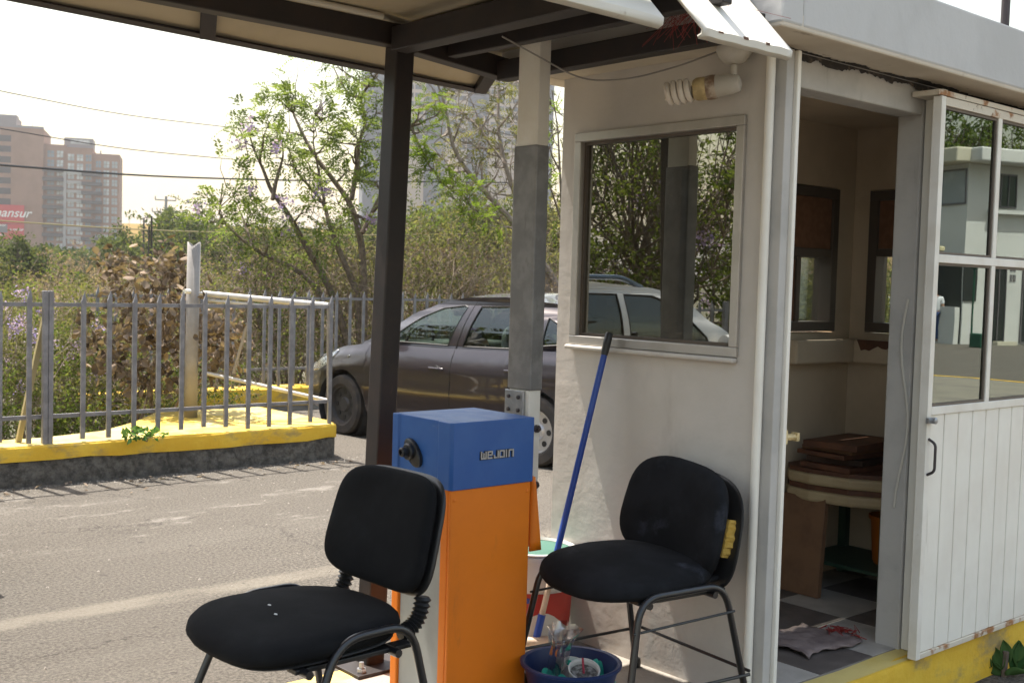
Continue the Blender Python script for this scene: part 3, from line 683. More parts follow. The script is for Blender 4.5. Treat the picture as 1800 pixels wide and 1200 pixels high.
# thin cable looping along the soffit
b = MB(); pts = [(2.40, 2.85, 2.31), (2.7, 2.78, 2.20), (2.74, 2.6, 2.19), (2.82, 2.45, 2.23), (2.90, 2.37, 2.275)]
cur = bend(pts, .15, 6); tag(MB().tube(cur, .0028, 6).build('electric_cable', 'pipe_paint', smooth=True), 'thin pale cable looping from the canopy beam to the wall lamp', 'cable')
# red strands tucked behind the beam
b = MB()
for i in range(60):
    p = Vector((2.60+rng.gauss(0, .03), 2.22+rng.gauss(0, .05), 2.33)); d = Vector((rng.gauss(0, .05), rng.gauss(0, .075), -rng.uniform(.03, .10)))
    b.tube([p, p+d*.5+Vector((0, rng.gauss(0, .012), .012)), p+d], .0007, 4)
tag(b.build('tinsel_bunch', 'red_strand'), 'wispy bunch of red plastic strands hanging under the canopy edge', 'tinsel')

# ------------------------------------------------------------------ wall lamp under the soffit
lamp = thing('wall_lamp', 'white swivel lamp with a big spiral bulb fixed under the booth soffit', 'lamp', (2.912, 2.315, 2.24))
c = Vector((2.912, 2.315, 2.283))
b = MB(); b.lathe([(.056, 0), (.058, -.012), (.050, -.03), (.034, -.048), (.018, -.054)], c, 24); b.build('base', 'lamp_white', lamp, smooth=True)
k = c+Vector((.0, .0, -.056)); b = MB(); b.tube([k, k+Vector((0, 0, -.035))], .012, 12); b.lathe([(.004, -.018), (.016, -.014), (.018, 0), (.016, .014), (.004, .018)], k+Vector((0, .0, -.045)), 14, (1, 0, 0)); b.build('elbow', 'lamp_white', lamp, smooth=True)
j = k+Vector((0, .0, -.06)); ax = (atX(1182, 164, 2.82)-j).normalized()
b = MB(); b.lathe([(.010, -.026), (.026, -.02), (.031, 0), (.035, .04), (.037, .066)], j, 22, ax); b.build('lamp_holder', 'lamp_white', lamp, smooth=True)
b = MB(); b.lathe([(.0375, .053), (.039, .061), (.039, .075), (.0375, .084)], j, 22, ax); b.build('holder_band', 'lamp_brown', lamp, smooth=True)
b = MB(); b.lathe([(.033, .079), (.037, .088), (.037, .114), (.031, .125)], j, 22, ax); b.build('bulb_collar', 'lamp_yellowed', lamp, smooth=True)
u = ax.orthogonal().normalized(); w_ = ax.cross(u); pts = []
for i in range(97):
    t = i/96; a = t*2*math.pi*4.2; r = .028+.0035*math.sin(t*math.pi); pts.append(j+ax*(.131+.088*t)+u*r*math.cos(a)+w_*r*math.sin(a))
b = MB(); b.tube(pts, .0096, 10); b.build('spiral_bulb', 'tube_glass', lamp, smooth=True)

# ------------------------------------------------------------------ barrier gate cabinet with its raised arm
bx0, by0, bx1, by1, bt, bmid, bb = 2.087, 2.657, 2.418, 2.965, 1.098, .894, .188
bar = thing('barrier_gate', 'orange parking barrier cabinet with blue hood and its arm raised through the canopy', 'barrier', (2.25, 2.82, bb))
b = MB(); e = .006
b.box((bx0+e, by0+e, bb), (bx1-e, by0+.02, bmid+.02)); b.box((bx0+e, by1-.04, bb), (bx1-e, by1-e, bmid+.02)); b.box((bx1-.02, by0+.02, bb), (bx1-e, by1-.04, bmid+.02)); b.box((bx0+e, by0+.02, bb), (bx0+.03, by0+.055, bmid+.02))
b.build('cabinet', 'box_orange', bar, bevel=.004)
b = MB(); b.box((bx0+.016, by0+.056, bb+.004), (bx0+.03, by1-.041, bmid+.018)); b.build('access_door', 'box_grey', bar, bevel=.002)
b = MB()
o = [(bx0, by0+.012), (bx0+.008, by0), (bx1-.004, by0), (bx1, by0+.004), (bx1, by1), (bx0, by1), (bx0, by1-.03), (bx0+.007, by1-.036), (bx0+.007, by0+.075), (bx0, by0+.068)]
b.prism([(x, y, bmid) for x, y in o], (0, 0, bt-bmid)); hood = b.build('hood', 'hood_blue', bar, bevel=.007, seg=3, ang=30)
b = MB(); lk = Vector((bx0+.006, 2.852, .985))
b.lathe([(.03, 0), (.03, .010), (.026, .014), (.0, .014)], lk, 24, (-1, 0, 0), cap1=False, sy=1.7 if False else 1.0, sx=1.75); b.build('lock_plate', 'black_plastic', hood, smooth=True)
b = MB(); lk2 = lk+Vector((-.013, .004, .004)); b.lathe([(.026, 0), (.026, .012), (.022, .016), (.015, .016), (.015, .034), (.011, .038), (.008, .038), (.008, .026), (.0, .026)], lk2, 22, (-1, 0, 0), cap1=False); b.build('lock_cylinder', 'black_plastic', hood, smooth=True)
def text_mesh(s, size, mat, name, parent, M, ext=.002, shear=0., bold=0.0):
    cu = bpy.data.curves.new('lettering', 'FONT'); cu.body = s; cu.size = size; cu.extrude = ext; cu.shear = shear; cu.offset = bold; cu.align_x = 'LEFT'
    ob = bpy.data.objects.new('lettering', cu); COL.objects.link(ob)
    bpy.context.view_layer.update(); me = bpy.data.meshes.new_from_object(ob.evaluated_get(bpy.context.evaluated_depsgraph_get()))
    bpy.data.objects.remove(ob); bpy.data.curves.remove(cu)
    inv = WM[parent].inverted() if parent else Matrix.Identity(4); me.transform(inv @ M); me.materials.clear(); me.materials.append(MATS[mat])
    o = bpy.data.objects.new(name, me); COL.objects.link(o)
    if parent: o.parent = parent; WM[o] = WM[parent]
    return o
# raised badge on the hood: squared letters built stroke by stroke
def stroke_letters(b, x, z, h, wl, gap, t, y, d):
    L = {'W': [(0,0,0,1),(0,0,1,0),(.5,0,.5,.75),(1,0,1,1)], 'E': [(0,0,0,1),(0,1,1,1),(0,.5,1,.5),(0,0,1,0),(1,.5,1,1)], 'J': [(1,1,1,0),(1,0,.15,0),(.15,0,.15,.3)],
         'O': [(0,0,0,1),(0,1,1,1),(1,1,1,0),(1,0,0,0)], 'I': [(.5,0,.5,1)], 'N': [(0,0,0,1),(0,1,1,1),(1,1,1,0)]}
    for ch in 'WEJOIN':
        wd = wl*(.35 if ch == 'I' else 1)
        for x0, z0, x1, z1 in L[ch]:
            ax0, ax1 = x+min(x0, x1)*wd-t/2, x+max(x0, x1)*wd+t/2; az0, az1 = z+min(z0, z1)*h-t/2, z+max(z0, z1)*h+t/2
            yy = y - .0004*(len(b.f) % 5); b.box((ax0, yy-d, az0), (ax1, y, az1))
        x += wd+gap
b = MB(); stroke_letters(b, 2.198, .983, .02, .0165, .0075, .0062, by0-.0002, .0018); bd = b.build('badge_outline', 'badge_dark', hood)  # dark outline behind the silver letters, slightly wider strokes
b = MB(); stroke_letters(b, 2.1985, .984, .0192, .0165, .0075, .0042, by0-.0012, .004); b.build('badge', 'badge', hood)
for x in (bx0+.02, bx1-.02):
    for z in (bb+.03, bmid-.03):
        b = MB(); b.lathe([(.0055, 0), (.0055, .0015), (.003, .0025), (.0, .0025)], (x, by0+e-.0002, z), 10, (0, -1, 0), cap1=False); b.build('screw', 'box_orange', bar, smooth=True)
b = MB(); b.box((bx0-.012, by0-.008, bb-.003), (bx1+.010, by1+.01, bb+.012)); b.build('foot_plate', 'dark_steel', bar, bevel=.002)
# arm
ax0, ax1, ay0, ay1 = 2.585, 2.637, 2.872, 2.978
b = MB(); b.box((ax0, ay0, .785), (ax1, ay1, 2.40), Matrix.Rotation(.002, 3, 'X')); arm = b.build('arm', 'white_paint_metal', bar, bevel=.004)
b = MB(); b.box((ax0-.006, ay0-.006, 1.155), (ax1+.001, ay1+.006, 1.985)); b.build('arm_sleeve', 'galvanised', arm, bevel=.006)
b = MB(); b.box((ax0-.01, ay0+.022, 1.01), (ax0-.002, ay1+.012, 1.152)); br = b.build('arm_bracket', 'bracket_steel', arm, bevel=.002)
for y, z in ((ay0+.045, 1.085), (ay0+.095, 1.085), (ay0+.045, 1.13), (ay0+.095, 1.13)):
    b = MB(); b.lathe([(.007, 0), (.007, .006), (.0, .008)], (ax0-.01, y, z), 8, (-1, 0, 0), cap1=False); b.build('bracket_bolt', 'pole_steel', arm)
for z in (1.025, .832):
    b = MB(); b.lathe([(.013, 0), (.013, .012), (.007, .012), (.007, .02), (.0, .02)], (ax1-.02, ay0-.001, z), 10, (0, -1, 0), cap1=False); b.build('arm_bolt', 'pole_steel', arm)
b = MB(); b.tube([(bx1-.01, 2.90, 1.0), (ax0+.01, 2.90, 1.0)], .03, 14); b.build('arm_axle', 'pole_steel', bar, smooth=True)
b = MB(); P = []
for i in range(9):
    z = .90-.03*i; w2 = .012+.0042*i; P.append([(2.440, 2.70-w2*.2, z), (2.440+w2, 2.70-.012, z), (2.440+w2+.012, 2.72, z), (2.440+w2, 2.75, z), (2.440, 2.755, z)])
b.grid([list(map(Vector, r)) for r in P]); b.build('arm_tail', 'box_orange', arm, solid=.006, smooth=True)

# ------------------------------------------------------------------ chairs
def pad(b, W_, D_, T, exp=3.2, taper=0., dome=.0, curve=0., n=40, sag=0.):
    """rounded cushion lying in XY, front +Y; taper narrows the back; curve bends it about Y"""
    rings = [(0, .90, 0), (.12*T, .965, 0), (.45*T, 1.0, 0), (.75*T, .985, 0), (.93*T, .94, .2), (T, .84, .5), (T, .6, .85), (T, .3, .98)]
    vs = []
    for z, s_, dm in rings:
        for j in range(n):
            a = 2*math.pi*j/n; ca, sa = math.cos(a), math.sin(a)
            x = math.copysign(abs(ca)**(2/exp), ca)*W_/2*s_; y = math.copysign(abs(sa)**(2/exp), sa)*D_/2*s_
            x *= 1+taper*(y/D_)
            vs.append(Vector((x, y, z+dome*dm+curve*(x/W_*2)**2-sag*max(0, y/D_*2)**3)))
    k = len(rings); fs = [(i*n+j, i*n+(j+1) % n, (i+1)*n+(j+1) % n, (i+1)*n+j) for i in range(k-1) for j in range(n)]
    fs.append(tuple(reversed(range(n)))); vs.append(Vector((0, 0, T+dome))); c = len(vs)-1
    fs += [((k-1)*n+j, (k-1)*n+(j+1) % n, c) for j in range(n)]
    return vs, fs
def chair(name, label, loc, rz, lean, worn, fy=.205):
    t = thing(name, label, 'chair', loc, rz, 'black visitor chairs')
    fab = 'worn_fabric' if worn else 'chair_fabric'
    vs, fs = pad(None, .49, .50, .05, 2.8, .16, .012, .0, 48, .026)
    if worn:
        vs = [v + Vector((0, 0, .012*math.sin(v.x*9+1)*math.cos(v.y*7) - .012*max(0, v.y/.22))) for v in vs]
    MB().raw([v+Vector((0, .01, .425)) for v in vs], fs).build('seat', fab, t, False, smooth=True, ang=80)
    vs, fs = pad(None, .455, .45, .018, 3.0, .10, 0, 0, 40, .02)
    MB().raw([v+Vector((0, .01, .41)) for v in vs], fs).build('seat_shell', 'black_plastic', t, False, smooth=True, ang=80)
    for s in (-1, 1):
        pts = bend([(s*.285, .245, 0), (s*.245, fy, .425+(.04 if fy < .1 else 0)), (s*.24, -.175, .425+(.04 if fy < .1 else 0)), (s*.275, -.275, 0)], .075, 7)
        b = MB(); b.tube(pts, .0108, 12); lf = b.build('leg_frame', 'black_tube', t, False, smooth=True, ang=80)
        b = MB()
        for p in ((s*.285, .245), (s*.275, -.275)): b.lathe([(.016, 0), (.017, .012), (.015, .03)], (p[0], p[1], 0), 12)
        b.build('foot_cap', 'black_plastic', lf, False, smooth=True)
        b = MB(); b.tube([(s*.252, .10, .438), (s*.252, -.12, .438)], .0035, 6)
    for y in (.13, -.13):
        b = MB(); b.tube([(-.25, y, .40), (.25, y, .40)], .011, 10); b.build('cross_bar', 'black_tube', t, False, smooth=True)
    b = MB()
    for x in (-.2, .2):
        b = MB(); b.box((x-.02, -.2, .396), (x+.02, .15, .408)); b.build('seat_bracket', 'black_plastic', t, False, bevel=.002)
    # backrest, tilted
    bm_ = Matrix.Translation((0, -.295 if not worn else -.235, .652 if not worn else .588)) @ Matrix.Rotation(lean, 4, 'X')
    if not worn:
        vs, fs = pad(None, .43, .315, .038, 4.2, -.10, .008, .035, 52)
        to = bm_ @ Matrix(((1, 0, 0, 0), (0, 0, 1, 0), (0, 1, 0, 0), (0, 0, 0, 1)))
        bk = MB().raw([to @ v for v in vs], fs).build('backrest', fab, t, False, smooth=True, ang=80)
        vs, fs = pad(None, .44, .325, .02, 4.2, -.10, 0, 0, 52)
        vs = [Vector((v.x, v.y, -.022+v.z+.035*(v.x/.465*2)**2)) for v in vs]
        MB().raw([to @ v for v in vs], fs).build('back_shell', 'black_plastic', bk, False, smooth=True, ang=80)
        for s in (-1, 1):
            p0 = Vector((s*.175, -.19, .42)); p1 = Vector((s*.175, -.255, .425)); p2 = to @ Vector((s*.172, -.15, -.006))
            pts = []; N = 60
            for i in range(N+1):
                q = i/N; pts.append(p0*(1-q)**2+p1*2*q*(1-q)+p2*q*q)
            rads = [.0165+.0075*(1-abs(2*((i*10/N) % 1)-1)) for i in range(N+1)]
            b = MB(); b.tube(pts, rads, 16); b.build('bellows', 'black_plastic', t, False, smooth=True, ang=25)
        b = MB()
        for x, y in ((-.03, .09), (.05, .06)): b.lathe([(.004, 0), (.003, .0015)], (x, y, .4875), 7, sx=1.8)
        b.build('lint', 'lint', t, False)
    else:
        vs, fs = pad(None, .465, .355, .05, 3.3, -.12, .012, .045, 48)
        to = bm_ @ Matrix.Rotation(-.09, 4, 'Y') @ Matrix(((1, 0, 0, 0), (0, 0, 1, 0), (0, 1, 0, 0), (0, 0, 0, 1)))
        bk = MB().raw([to @ v for v in vs], fs).build('backrest', fab, t, False, smooth=True, ang=80, label='torn black backrest')
        vs, fs = pad(None, .50, .365, .012, 3.2, -.12, 0, 0, 48)
        sh = [Vector((v.x-.012, v.y-.02, -.03+v.z+.035*(v.x/.5*2)**2)) for v in vs]
        MB().raw([to @ v for v in sh], fs).build('back_shell', 'black_plastic', bk, False, smooth=True, ang=80)
        rg = random.Random(3); b = MB(); P = []
        for i in range(17):
            y = -.075+.0075*i; bul = math.sin(math.pi*(i+.5)/17)**.8*(.6+.4*math.sin(i*.9)**2); jg = rg.uniform(-.005, .005)
            P.append([to @ Vector((-.20, y, .030)), to @ Vector((-.214, y, .026+.004*rg.random())), to @ Vector((-.214-.016*bul+jg*.5, y, .012+.005*rg.random())), to @ Vector((-.216-.024*bul+jg, y, -.004))])
        b.grid(P); b.build('torn_foam', 'foam', bk, False, label='yellow foam showing through the torn cover')
        b = MB(); b.box((.225, .09, -.01), (.262, .11, .012)); b.v = [tuple(to @ Vector(v)) for v in b.v]; b.build('side_clip', 'lamp_yellowed', bk, False, bevel=.003)
        for s in (-1, 1):
            b = MB(); b.tube(bend([(s*.17, -.1, .41), (s*.17, -.235, .43), to @ Vector((s*.17, -.08, -.012))], .06), [.011]*8, 10); b.build('back_bar', 'black_tube', t, False, smooth=True, ang=80)
        for p, q in (((-.27, .235, .14), (-.272, -.265, .14)), ((.27, .235, .14), (.272, -.265, .14)), ((-.27, -.266, .15), (.27, -.266, .15))):
            b = MB(); b.tube([p, q], .0055, 8); b.build('stretcher', 'black_tube', t, False, smooth=True)
        for s in (-1, 1):
            b = MB(); b.tube([(s*.258, .2, .33), (s*.262, -.2, .345)], .004, 8); b.build('side_rod', 'black_tube', t, False, smooth=True)
    return t
# local +Y is the way the chair faces
chair('office_chair', 'black fabric chair with ribbed bellows under its backrest, in front of the orange barrier cabinet', (1.505, 2.53, .19), R(92), R(14), False, .05)
chair('office_chair', 'worn black chair with torn backrest showing yellow foam, standing against the booth wall', (2.635, 2.43, .19), R(83), R(9), True, .165)

# ------------------------------------------------------------------ small things by the booth
# broom
p0 = atZ(945, 1112, .285); p1 = Vector((2.935, 2.845, 1.352)); d = (p1-p0)
bt_ = thing('broom', 'long blue broom handle with black grip leaning on the booth window frame', 'broom', (p0.x, p0.y, .19))
b = MB(); b.tube([p0+d*.17, p0+d*.93], .0115, 12); b.build('handle', 'blue_plastic', bt_, smooth=True)
b = MB(); b.tube([p0+d*.06, p0+d*.17], .0105, 12); b.build('bare_wood', 'wood_pale', bt_, smooth=True)
b = MB(); b.tube([p0-d*.02, p0+d*.062], .0135, 12); b.build('socket', 'blue_plastic', bt_, smooth=True)
b = MB(); b.tube([p0+d*.925, p0+d*.96, p0+d*.995, p0+d], [.0125, .0145, .014, .010], 12); b.build('grip', 'black_plastic', bt_, smooth=True)
b = MB(); c = p0-d*.02; b.tube([c+Vector((-.05, .03, -.012)), c+Vector((.03, -.03, -.006))], .020, 10); b.build('head', 'wood_pale', bt_, smooth=True)
b = MB()
for i in range(150):
    u = rng.random(); q = c+Vector((-.05, .03, -.02))*(1-u)+Vector((.03, -.03, -.015))*u; b.tube([q+Vector((rng.gauss(0, .006), rng.gauss(0, .006), 0)), q+Vector((rng.gauss(0, .012), rng.gauss(0, .012), -(q.z-.192)))], .0011, 4)
b.build('bristles', 'cup_white', bt_)
# paint bucket
bc = Vector((2.822, 3.085, .19))
t = thing('paint_bucket', 'white paint bucket with green lid and red printed band beside the booth wall', 'bucket', bc)
t_prof = [(.128, 0), (.132, .01), (.15, .335), (.158, .335), (.158, .35), (.152, .352)]
b = MB(); b.lathe(t_prof, bc, 36, cap1=False); b.build('body', 'bucket_white', t, smooth=True)
b = MB(); b.lathe([(.146, .348), (.146, .352), (.0, .352)], bc, 36, cap0=False, cap1=False); b.build('lid', 'lid_green', t, smooth=True)
b = MB(); b.lathe([(.1500, .352), (.156, .362), (.148, .364), (.143, .3535)], bc, 36, cap0=False, cap1=False); b.build('lid_rim', 'bucket_white', t, smooth=True)
b = MB(); rr = lambda h: .132+(.15-.132)*(h-.01)/.325+.0016
P = []
for i in range(25):
    a = math.pi*.55+i*math.pi*1.35/24; lo = .115+.035*math.sin(i*.55); P.append([bc+Vector((rr(h)*math.cos(a), rr(h)*math.sin(a), h)) for h in (lo, .17, .22)])
b.grid(P); b.build('printed_band', 'label_red', t, smooth=True)
b = MB(); P = []
for i in range(6):
    a = math.pi*1.16+i*.05; P.append([bc+Vector(((rr(h)+.001)*math.cos(a), (rr(h)+.001)*math.sin(a), h)) for h in (.185, .205)])
b.grid(P); b.build('printed_patch', 'label_blue', t, smooth=True)
# blue basin and what lies in it
wc = Vector((2.485, 2.53, .19))
t = thing('basin', 'round dark blue plastic basin on the ground under the torn chair', 'basin', wc)
b = MB(); b.lathe([(.0, .004), (.108, .004), (.112, 0), (.116, .004), (.150, .135), (.160, .139), (.161, .147), (.155, .149), (.146, .146), (.110, .012), (.0, .012)], wc, 44, cap0=False, cap1=False); b.build('bowl', 'navy_plastic', t, smooth=True, ang=35)
cc = wc+Vector((.02, -.03, .012)); ct = Vector((-.25, -.35, 1)).normalized()
t = thing('paper_cup', 'white plastic pot with dark dregs and a red straw lying in the blue basin', 'cup', cc)
b = MB(); b.lathe([(.036, .0), (.038, .002), (.047, .10), (.050, .102), (.050, .108), (.046, .108), (.043, .10)], cc+Vector((0, 0, .03)), 28, ct, cap1=False); b.build('cup_body', 'cup_white', t, smooth=True)
b = MB(); b.lathe([(.0435, .088), (.02, .089), (.0, .088)], cc+Vector((0, 0, .03)), 28, ct, cap0=False, cap1=False); b.build('dregs', 'cup_dregs', t)
b = MB(); q = cc+Vector((0, 0, .03))+ct*.09; b.tube([q, q+Vector((.005, .012, .045))], .0035, 8); b.build('straw', 'red_straw', t, smooth=True)
q = wc+Vector((.055, .045, .07)); b = MB(); b.lathe([(.035, -.05), (.042, .04), (.046, .05), (.043, .05), (.0, -.04)], q, 24, (.1, -.3, 1), cap1=False)
tag(b.build('plastic_tub', 'cup_white', smooth=True), 'white plastic tub standing behind the pot in the blue basin', 'tub')
def cloth(c, sx, sy, h, seed, name, label):
    rg = random.Random(seed); ph = [rg.uniform(0, 6) for _ in range(6)]; P = []
    for i in range(15):
        r = []
        for j in range(15):
            u, v = i/14-.5, j/14-.5
            z = h*(.45+.3*math.sin(u*7+ph[0]+v*3)+.25*math.sin(v*9+ph[1]-u*4)) - .5*h*(abs(u)+abs(v))
            r.append(Vector(c)+Vector((u*sx+.012*math.sin(v*8+ph[2]), v*sy+.012*math.sin(u*9+ph[3]), z)))
        P.append(r)
    tag(MB().grid(P).build(name, 'cloth_teal', smooth=True, solid=.003), label, 'cloth', 'teal cloths in the basin')
cloth(wc+Vector((-.075, .01, .075)), .095, .12, .065, 5, 'rag', 'crumpled teal cloth nearest the orange cabinet in the blue basin')
cloth(wc+Vector((.085, -.01, .085)), .085, .13, .07, 9, 'rag', 'crumpled teal cloth behind the white pot in the blue basin')
# clear plastic bag sticking up out of the basin
b = MB(); P = []; c = wc+Vector((-.03, .045, .02))
for i in range(15):
    t_ = i/14; z = .235*t_; r0 = .016+.012*math.sin(t_*3)+(.03*max(0, t_-.72)/.28); r = []
    for j in range(22):
        a = 2*math.pi*j/22; rr_ = r0*(1+.28*math.sin(3*a+t_*5)+.2*math.sin(7*a-t_*9)*t_); r.append(c+Vector((rr_*math.cos(a)+.02*t_, rr_*math.sin(a)-.015*t_, z)))
    r.append(r[0]); P.append(r)
tag(b.grid(P).build('plastic_bag', 'clear_plastic', smooth=True), 'twisted clear plastic bag standing up in the blue basin', 'bag')
# litter by the cabinet foot
b = MB(); q = Vector((2.47, 2.74, .26)); b.box(q-Vector((.02, .05, .07)), q+Vector((.02, .05, .0)))
tag(b.build('pump_body', 'black_plastic', bevel=.012), 'black plastic block on the ground between the cabinet and basin', 'block')
b = MB(); q = Vector((2.47, 2.70, .275)); b.lathe([(.0, 0), (.014, 0), (.014, .05), (.0, .05)], q, 12, (.8, -.5, .2), cap0=False, cap1=False)
tag(b.build('white_cap', 'cup_white', smooth=True), 'small white tube end resting on the black block by the basin', 'cap')

# ------------------------------------------------------------------ inside the booth
t = thing('work_table', 'small table with green legs and cream slab top in the back booth corner', 'table', (4.5, 2.75, .19))
b = MB(); pl = [(4.80, 2.50), (4.80, 3.06), (4.34, 3.06), (4.27, 3.0), (4.25, 2.88), (4.28, 2.70), (4.36, 2.56), (4.45, 2.50)]
b.prism([(x, y, .60) for x, y in pl], (0, 0, .05)); b.build('lower_slab', 'cream_board', t, bevel=.015)
b = MB(); b.prism([(x+.012, y+.012 if y < 3 else y, .651) for x, y in pl], (0, 0, .022)); b.build('brown_edge', 'brown_wood', t)
b = MB(); b.prism([(x, y, .674) for x, y in pl], (0, 0, .05)); b.build('tabletop', 'cream_board', t, bevel=.015)
b = MB(); b.prism([(x+.01, y+.01 if y < 3 else y, .7245) for x, y in pl], (0, 0, .018)); b.build('top_board', 'brown_wood', t)
for x, y in ((4.42, 2.60), (4.76, 2.56), (4.42, 3.02), (4.76, 3.02)):
    b = MB(); b.box((x-.02, y-.02, .19), (x+.02, y+.02, .599)); b.build('leg', 'green_steel', t, bevel=.003)
b = MB(); b.box((4.40, 2.58, .30), (4.78, 3.04, .315)); b.build('shelf', 'green_steel', t)
z = .744
for i in range(5):
    a = rng.uniform(-.25, .25); hgt_ = rng.uniform(.018, .03); b = MB(); x, y = 4.50+rng.uniform(-.03, .03), 2.83+rng.uniform(-.02, .02)
    b.box((x-.2, y-.13, z), (x+.2, y+.13, z+hgt_), Matrix.Rotation(a, 3, 'Z')); z += hgt_+.001
    tag(b.build('wooden_board', ['brown_wood', 'dark_board', 'brown_wood', 'carton', 'brown_wood'][i], bevel=.003), ['dark brown board at the bottom of the pile on the booth table', 'near-black board second from the bottom of the pile on the table', 'brown board in the middle of the pile on the booth table', 'lighter brown board second from the top of the pile on the table', 'brown board on top of the pile on the booth table'][i], 'board', 'boards piled on the table')
b = MB(); q = Vector((4.60, 2.60, .744)); b.lathe([(.033, 0), (.042, .1), (.045, .102), (.042, .104), (.03, .01)], q, 20, cap1=False)
tag(b.build('cup', 'cup_white', smooth=True), 'white cup standing on the booth table beside the doorway', 'cup')
q = Vector((4.62, 2.68, .316)); t = thing('orange_bucket', 'orange plastic bucket on the shelf under the booth table', 'bucket', q)
b = MB(); b.lathe([(.08, 0), (.1, .2), (.108, .2), (.108, .215), (.1, .215), (.085, .01)], q, 24, cap1=False); b.build('body', 'orange_plastic', t, smooth=True)
b = MB(); b.tube([q+Vector((.105*math.cos(a), .105*math.sin(a)-.02, .19-.06*math.sin(a*1))) for a in [math.pi+math.pi*i/14 for i in range(15)]], .003, 6); b.build('bail_handle', 'pole_steel', t, smooth=True)
b = MB(); b.box((4.245, 2.80, .19), (4.275, 3.02, .62), Matrix.Rotation(.08, 3, 'Y')); tag(b.build('cardboard_sheet', 'carton', bevel=.002), 'brown cardboard sheet leaning against the booth table legs', 'cardboard')
# floor rag near the doorway
P = []; rg = random.Random(8)
for i in range(17):
    r = []
    for j in range(13):
        u, v = i/16, j/12; r.append(Vector((3.50+.34*u+.02*math.sin(v*5), 2.34+.26*v+.02*math.sin(u*6), .196+.009*abs(math.sin(u*13+v*4))+.006*math.sin(v*11)**2)))
    P.append(r)
t = tag(MB().grid(P).build('floor_cloth', 'rag', smooth=True, solid=.004), 'crumpled mauve floor cloth on the tiles just inside the booth doorway', 'cloth')
b = MB()
for i in range(30):
    p = Vector((3.845+rng.gauss(0, .02), 2.44+rng.gauss(0, .03), .21)); b.tube([p, p+Vector((rng.gauss(0, .02), rng.gauss(0, .02), .012)), p+Vector((rng.gauss(.01, .03), rng.gauss(0, .03), -.01))], .002, 4)
tag(b.build('red_tassel', 'red_strand'), 'small frayed red tassel on the tiles at the corner of the floor cloth', 'tassel')
# metal pole rising behind the booth roof
b = MB(); q = atY(1765, 20, 3.6); b.tube([(q.x, 3.6, 0), (q.x+.03, 3.6, 5.5)], .028, 12); tag(b.build('steel_pole', 'pole_steel', smooth=True), 'dark steel pole rising behind the booth roof', 'pole')
# ------------------------------------------------------------------ fence, gate, gate post
fn = thing('spiked_fence', 'grey steel fence of pointed uprights standing along the yellow kerb', 'fence', (2.0, 8.25, .28))
FYY = 8.25
def spear(b, x, y, z0, z1, w=.033):
    h = w/2; b.raw([(x-h, y-h*.6, z0), (x+h, y-h*.6, z0), (x+h, y+h*.6, z0), (x-h, y+h*.6, z0), (x-h, y-h*.6, z1-.075), (x+h, y-h*.6, z1-.06), (x+h, y+h*.6, z1-.06), (x-h, y+h*.6, z1-.075), (x+h*.5, y, z1)],
                     [(0, 3, 2, 1), (0, 1, 5, 4), (1, 2, 6, 5), (2, 3, 7, 6), (3, 0, 4, 7), (4, 5, 8), (5, 6, 8), (6, 7, 8), (7, 4, 8)])
for i in range(-46, 12):
    x = 3.069+.1898*i
    if abs(x-2.82) < .08 or any(abs(x-(2.82-2.4*k)) < .06 for k in range(1, 4)): continue
    b = MB(); spear(b, x+rng.uniform(-.006, .006), FYY+rng.uniform(-.004, .004), .31+rng.uniform(-.02, .02) if i < 11 else .27, 1.375+rng.uniform(-.012, .012)); b.build('spear', 'fence_paint', fn)
for x in (2.82, .42, -1.98, -4.38):
    b = MB()
    for d in (-.019, .019): b.box((x+d-.0165, FYY-.022, .265), (x+d+.0165, FYY+.022, 1.37))
    b.box((x-.004, FYY-.015, .27), (x+.004, FYY+.015, 1.36)); b.build('post', 'fence_paint', fn, bevel=.003)
for z in (.475, 1.272):
    b = MB(); b.box((-5.8, FYY+.012, z-.014), (5.17, FYY+.03, z+.014)); b.build('rail', 'fence_paint', fn)
b = MB(); b.bar((2.67, 8.40, .28), (2.835, 8.31, 1.25), .035, .035); b.build('brace', 'wire_yellow', fn)
f2 = thing('spiked_fence', 'farther grey spiked fence on the long far kerb behind the purple car', 'fence', (9.5, 11.57, .26))
F2Y = 11.57
for i in range(62):
    b = MB(); spear(b, 4.45+.19*i, F2Y, .24, 1.37+rng.uniform(-.01, .01)); b.build('spear', 'fence_paint', f2)
for z in (.46, 1.27):
    b = MB(); b.box((4.35, F2Y+.012, z-.014), (16.2, F2Y+.03, z+.014)); b.build('rail', 'fence_paint', f2)
for x in (5.4, 7.8, 10.2, 12.6, 15):
    b = MB(); b.box((x+.06, F2Y-.022, .25), (x+.13, F2Y+.022, 1.36)); b.build('post', 'fence_paint', f2)
gp = thing('gate_post', 'thick pale steel pipe post with a saddle-cut open top behind the near fence', 'post', (4.36, 9.19, .28))
b = MB(); rr = .053; N = 20; zt = 1.79; P = []
for j in range(N+1):
    a = 2*math.pi*j/N; x, y = 4.352+rr*math.cos(a), 9.19+rr*math.sin(a)
    ztop = zt - .045*(1-abs(math.cos(a-YAW+math.pi/2)))
    P.append([Vector((x-.0, y, .25)), Vector((x, y, .8)), Vector((x+.01, y, ztop))])
b.grid(P); b.build('pipe', 'pipe_paint', gp, smooth=True, solid=.006)
b = MB()
b.lathe([(.0, 0), (.02, 0), (.02, .07), (.0, .07)], atY(333, 512, 9.12), 10, (-.8, -.5, 0), cap0=False, cap1=False); b.build('hinge', 'white_paint_metal', gp, smooth=True)
gt = thing('pipe_gate', 'white pipe swing gate reaching from the thick post to the fence corner', 'gate', (4.9, 8.8, .5))
A0, A1 = atY(358, 516, 9.16), atY(577, 537, 8.33); B0, B1 = atY(364, 656, 9.16), atY(577, 704, 8.33)
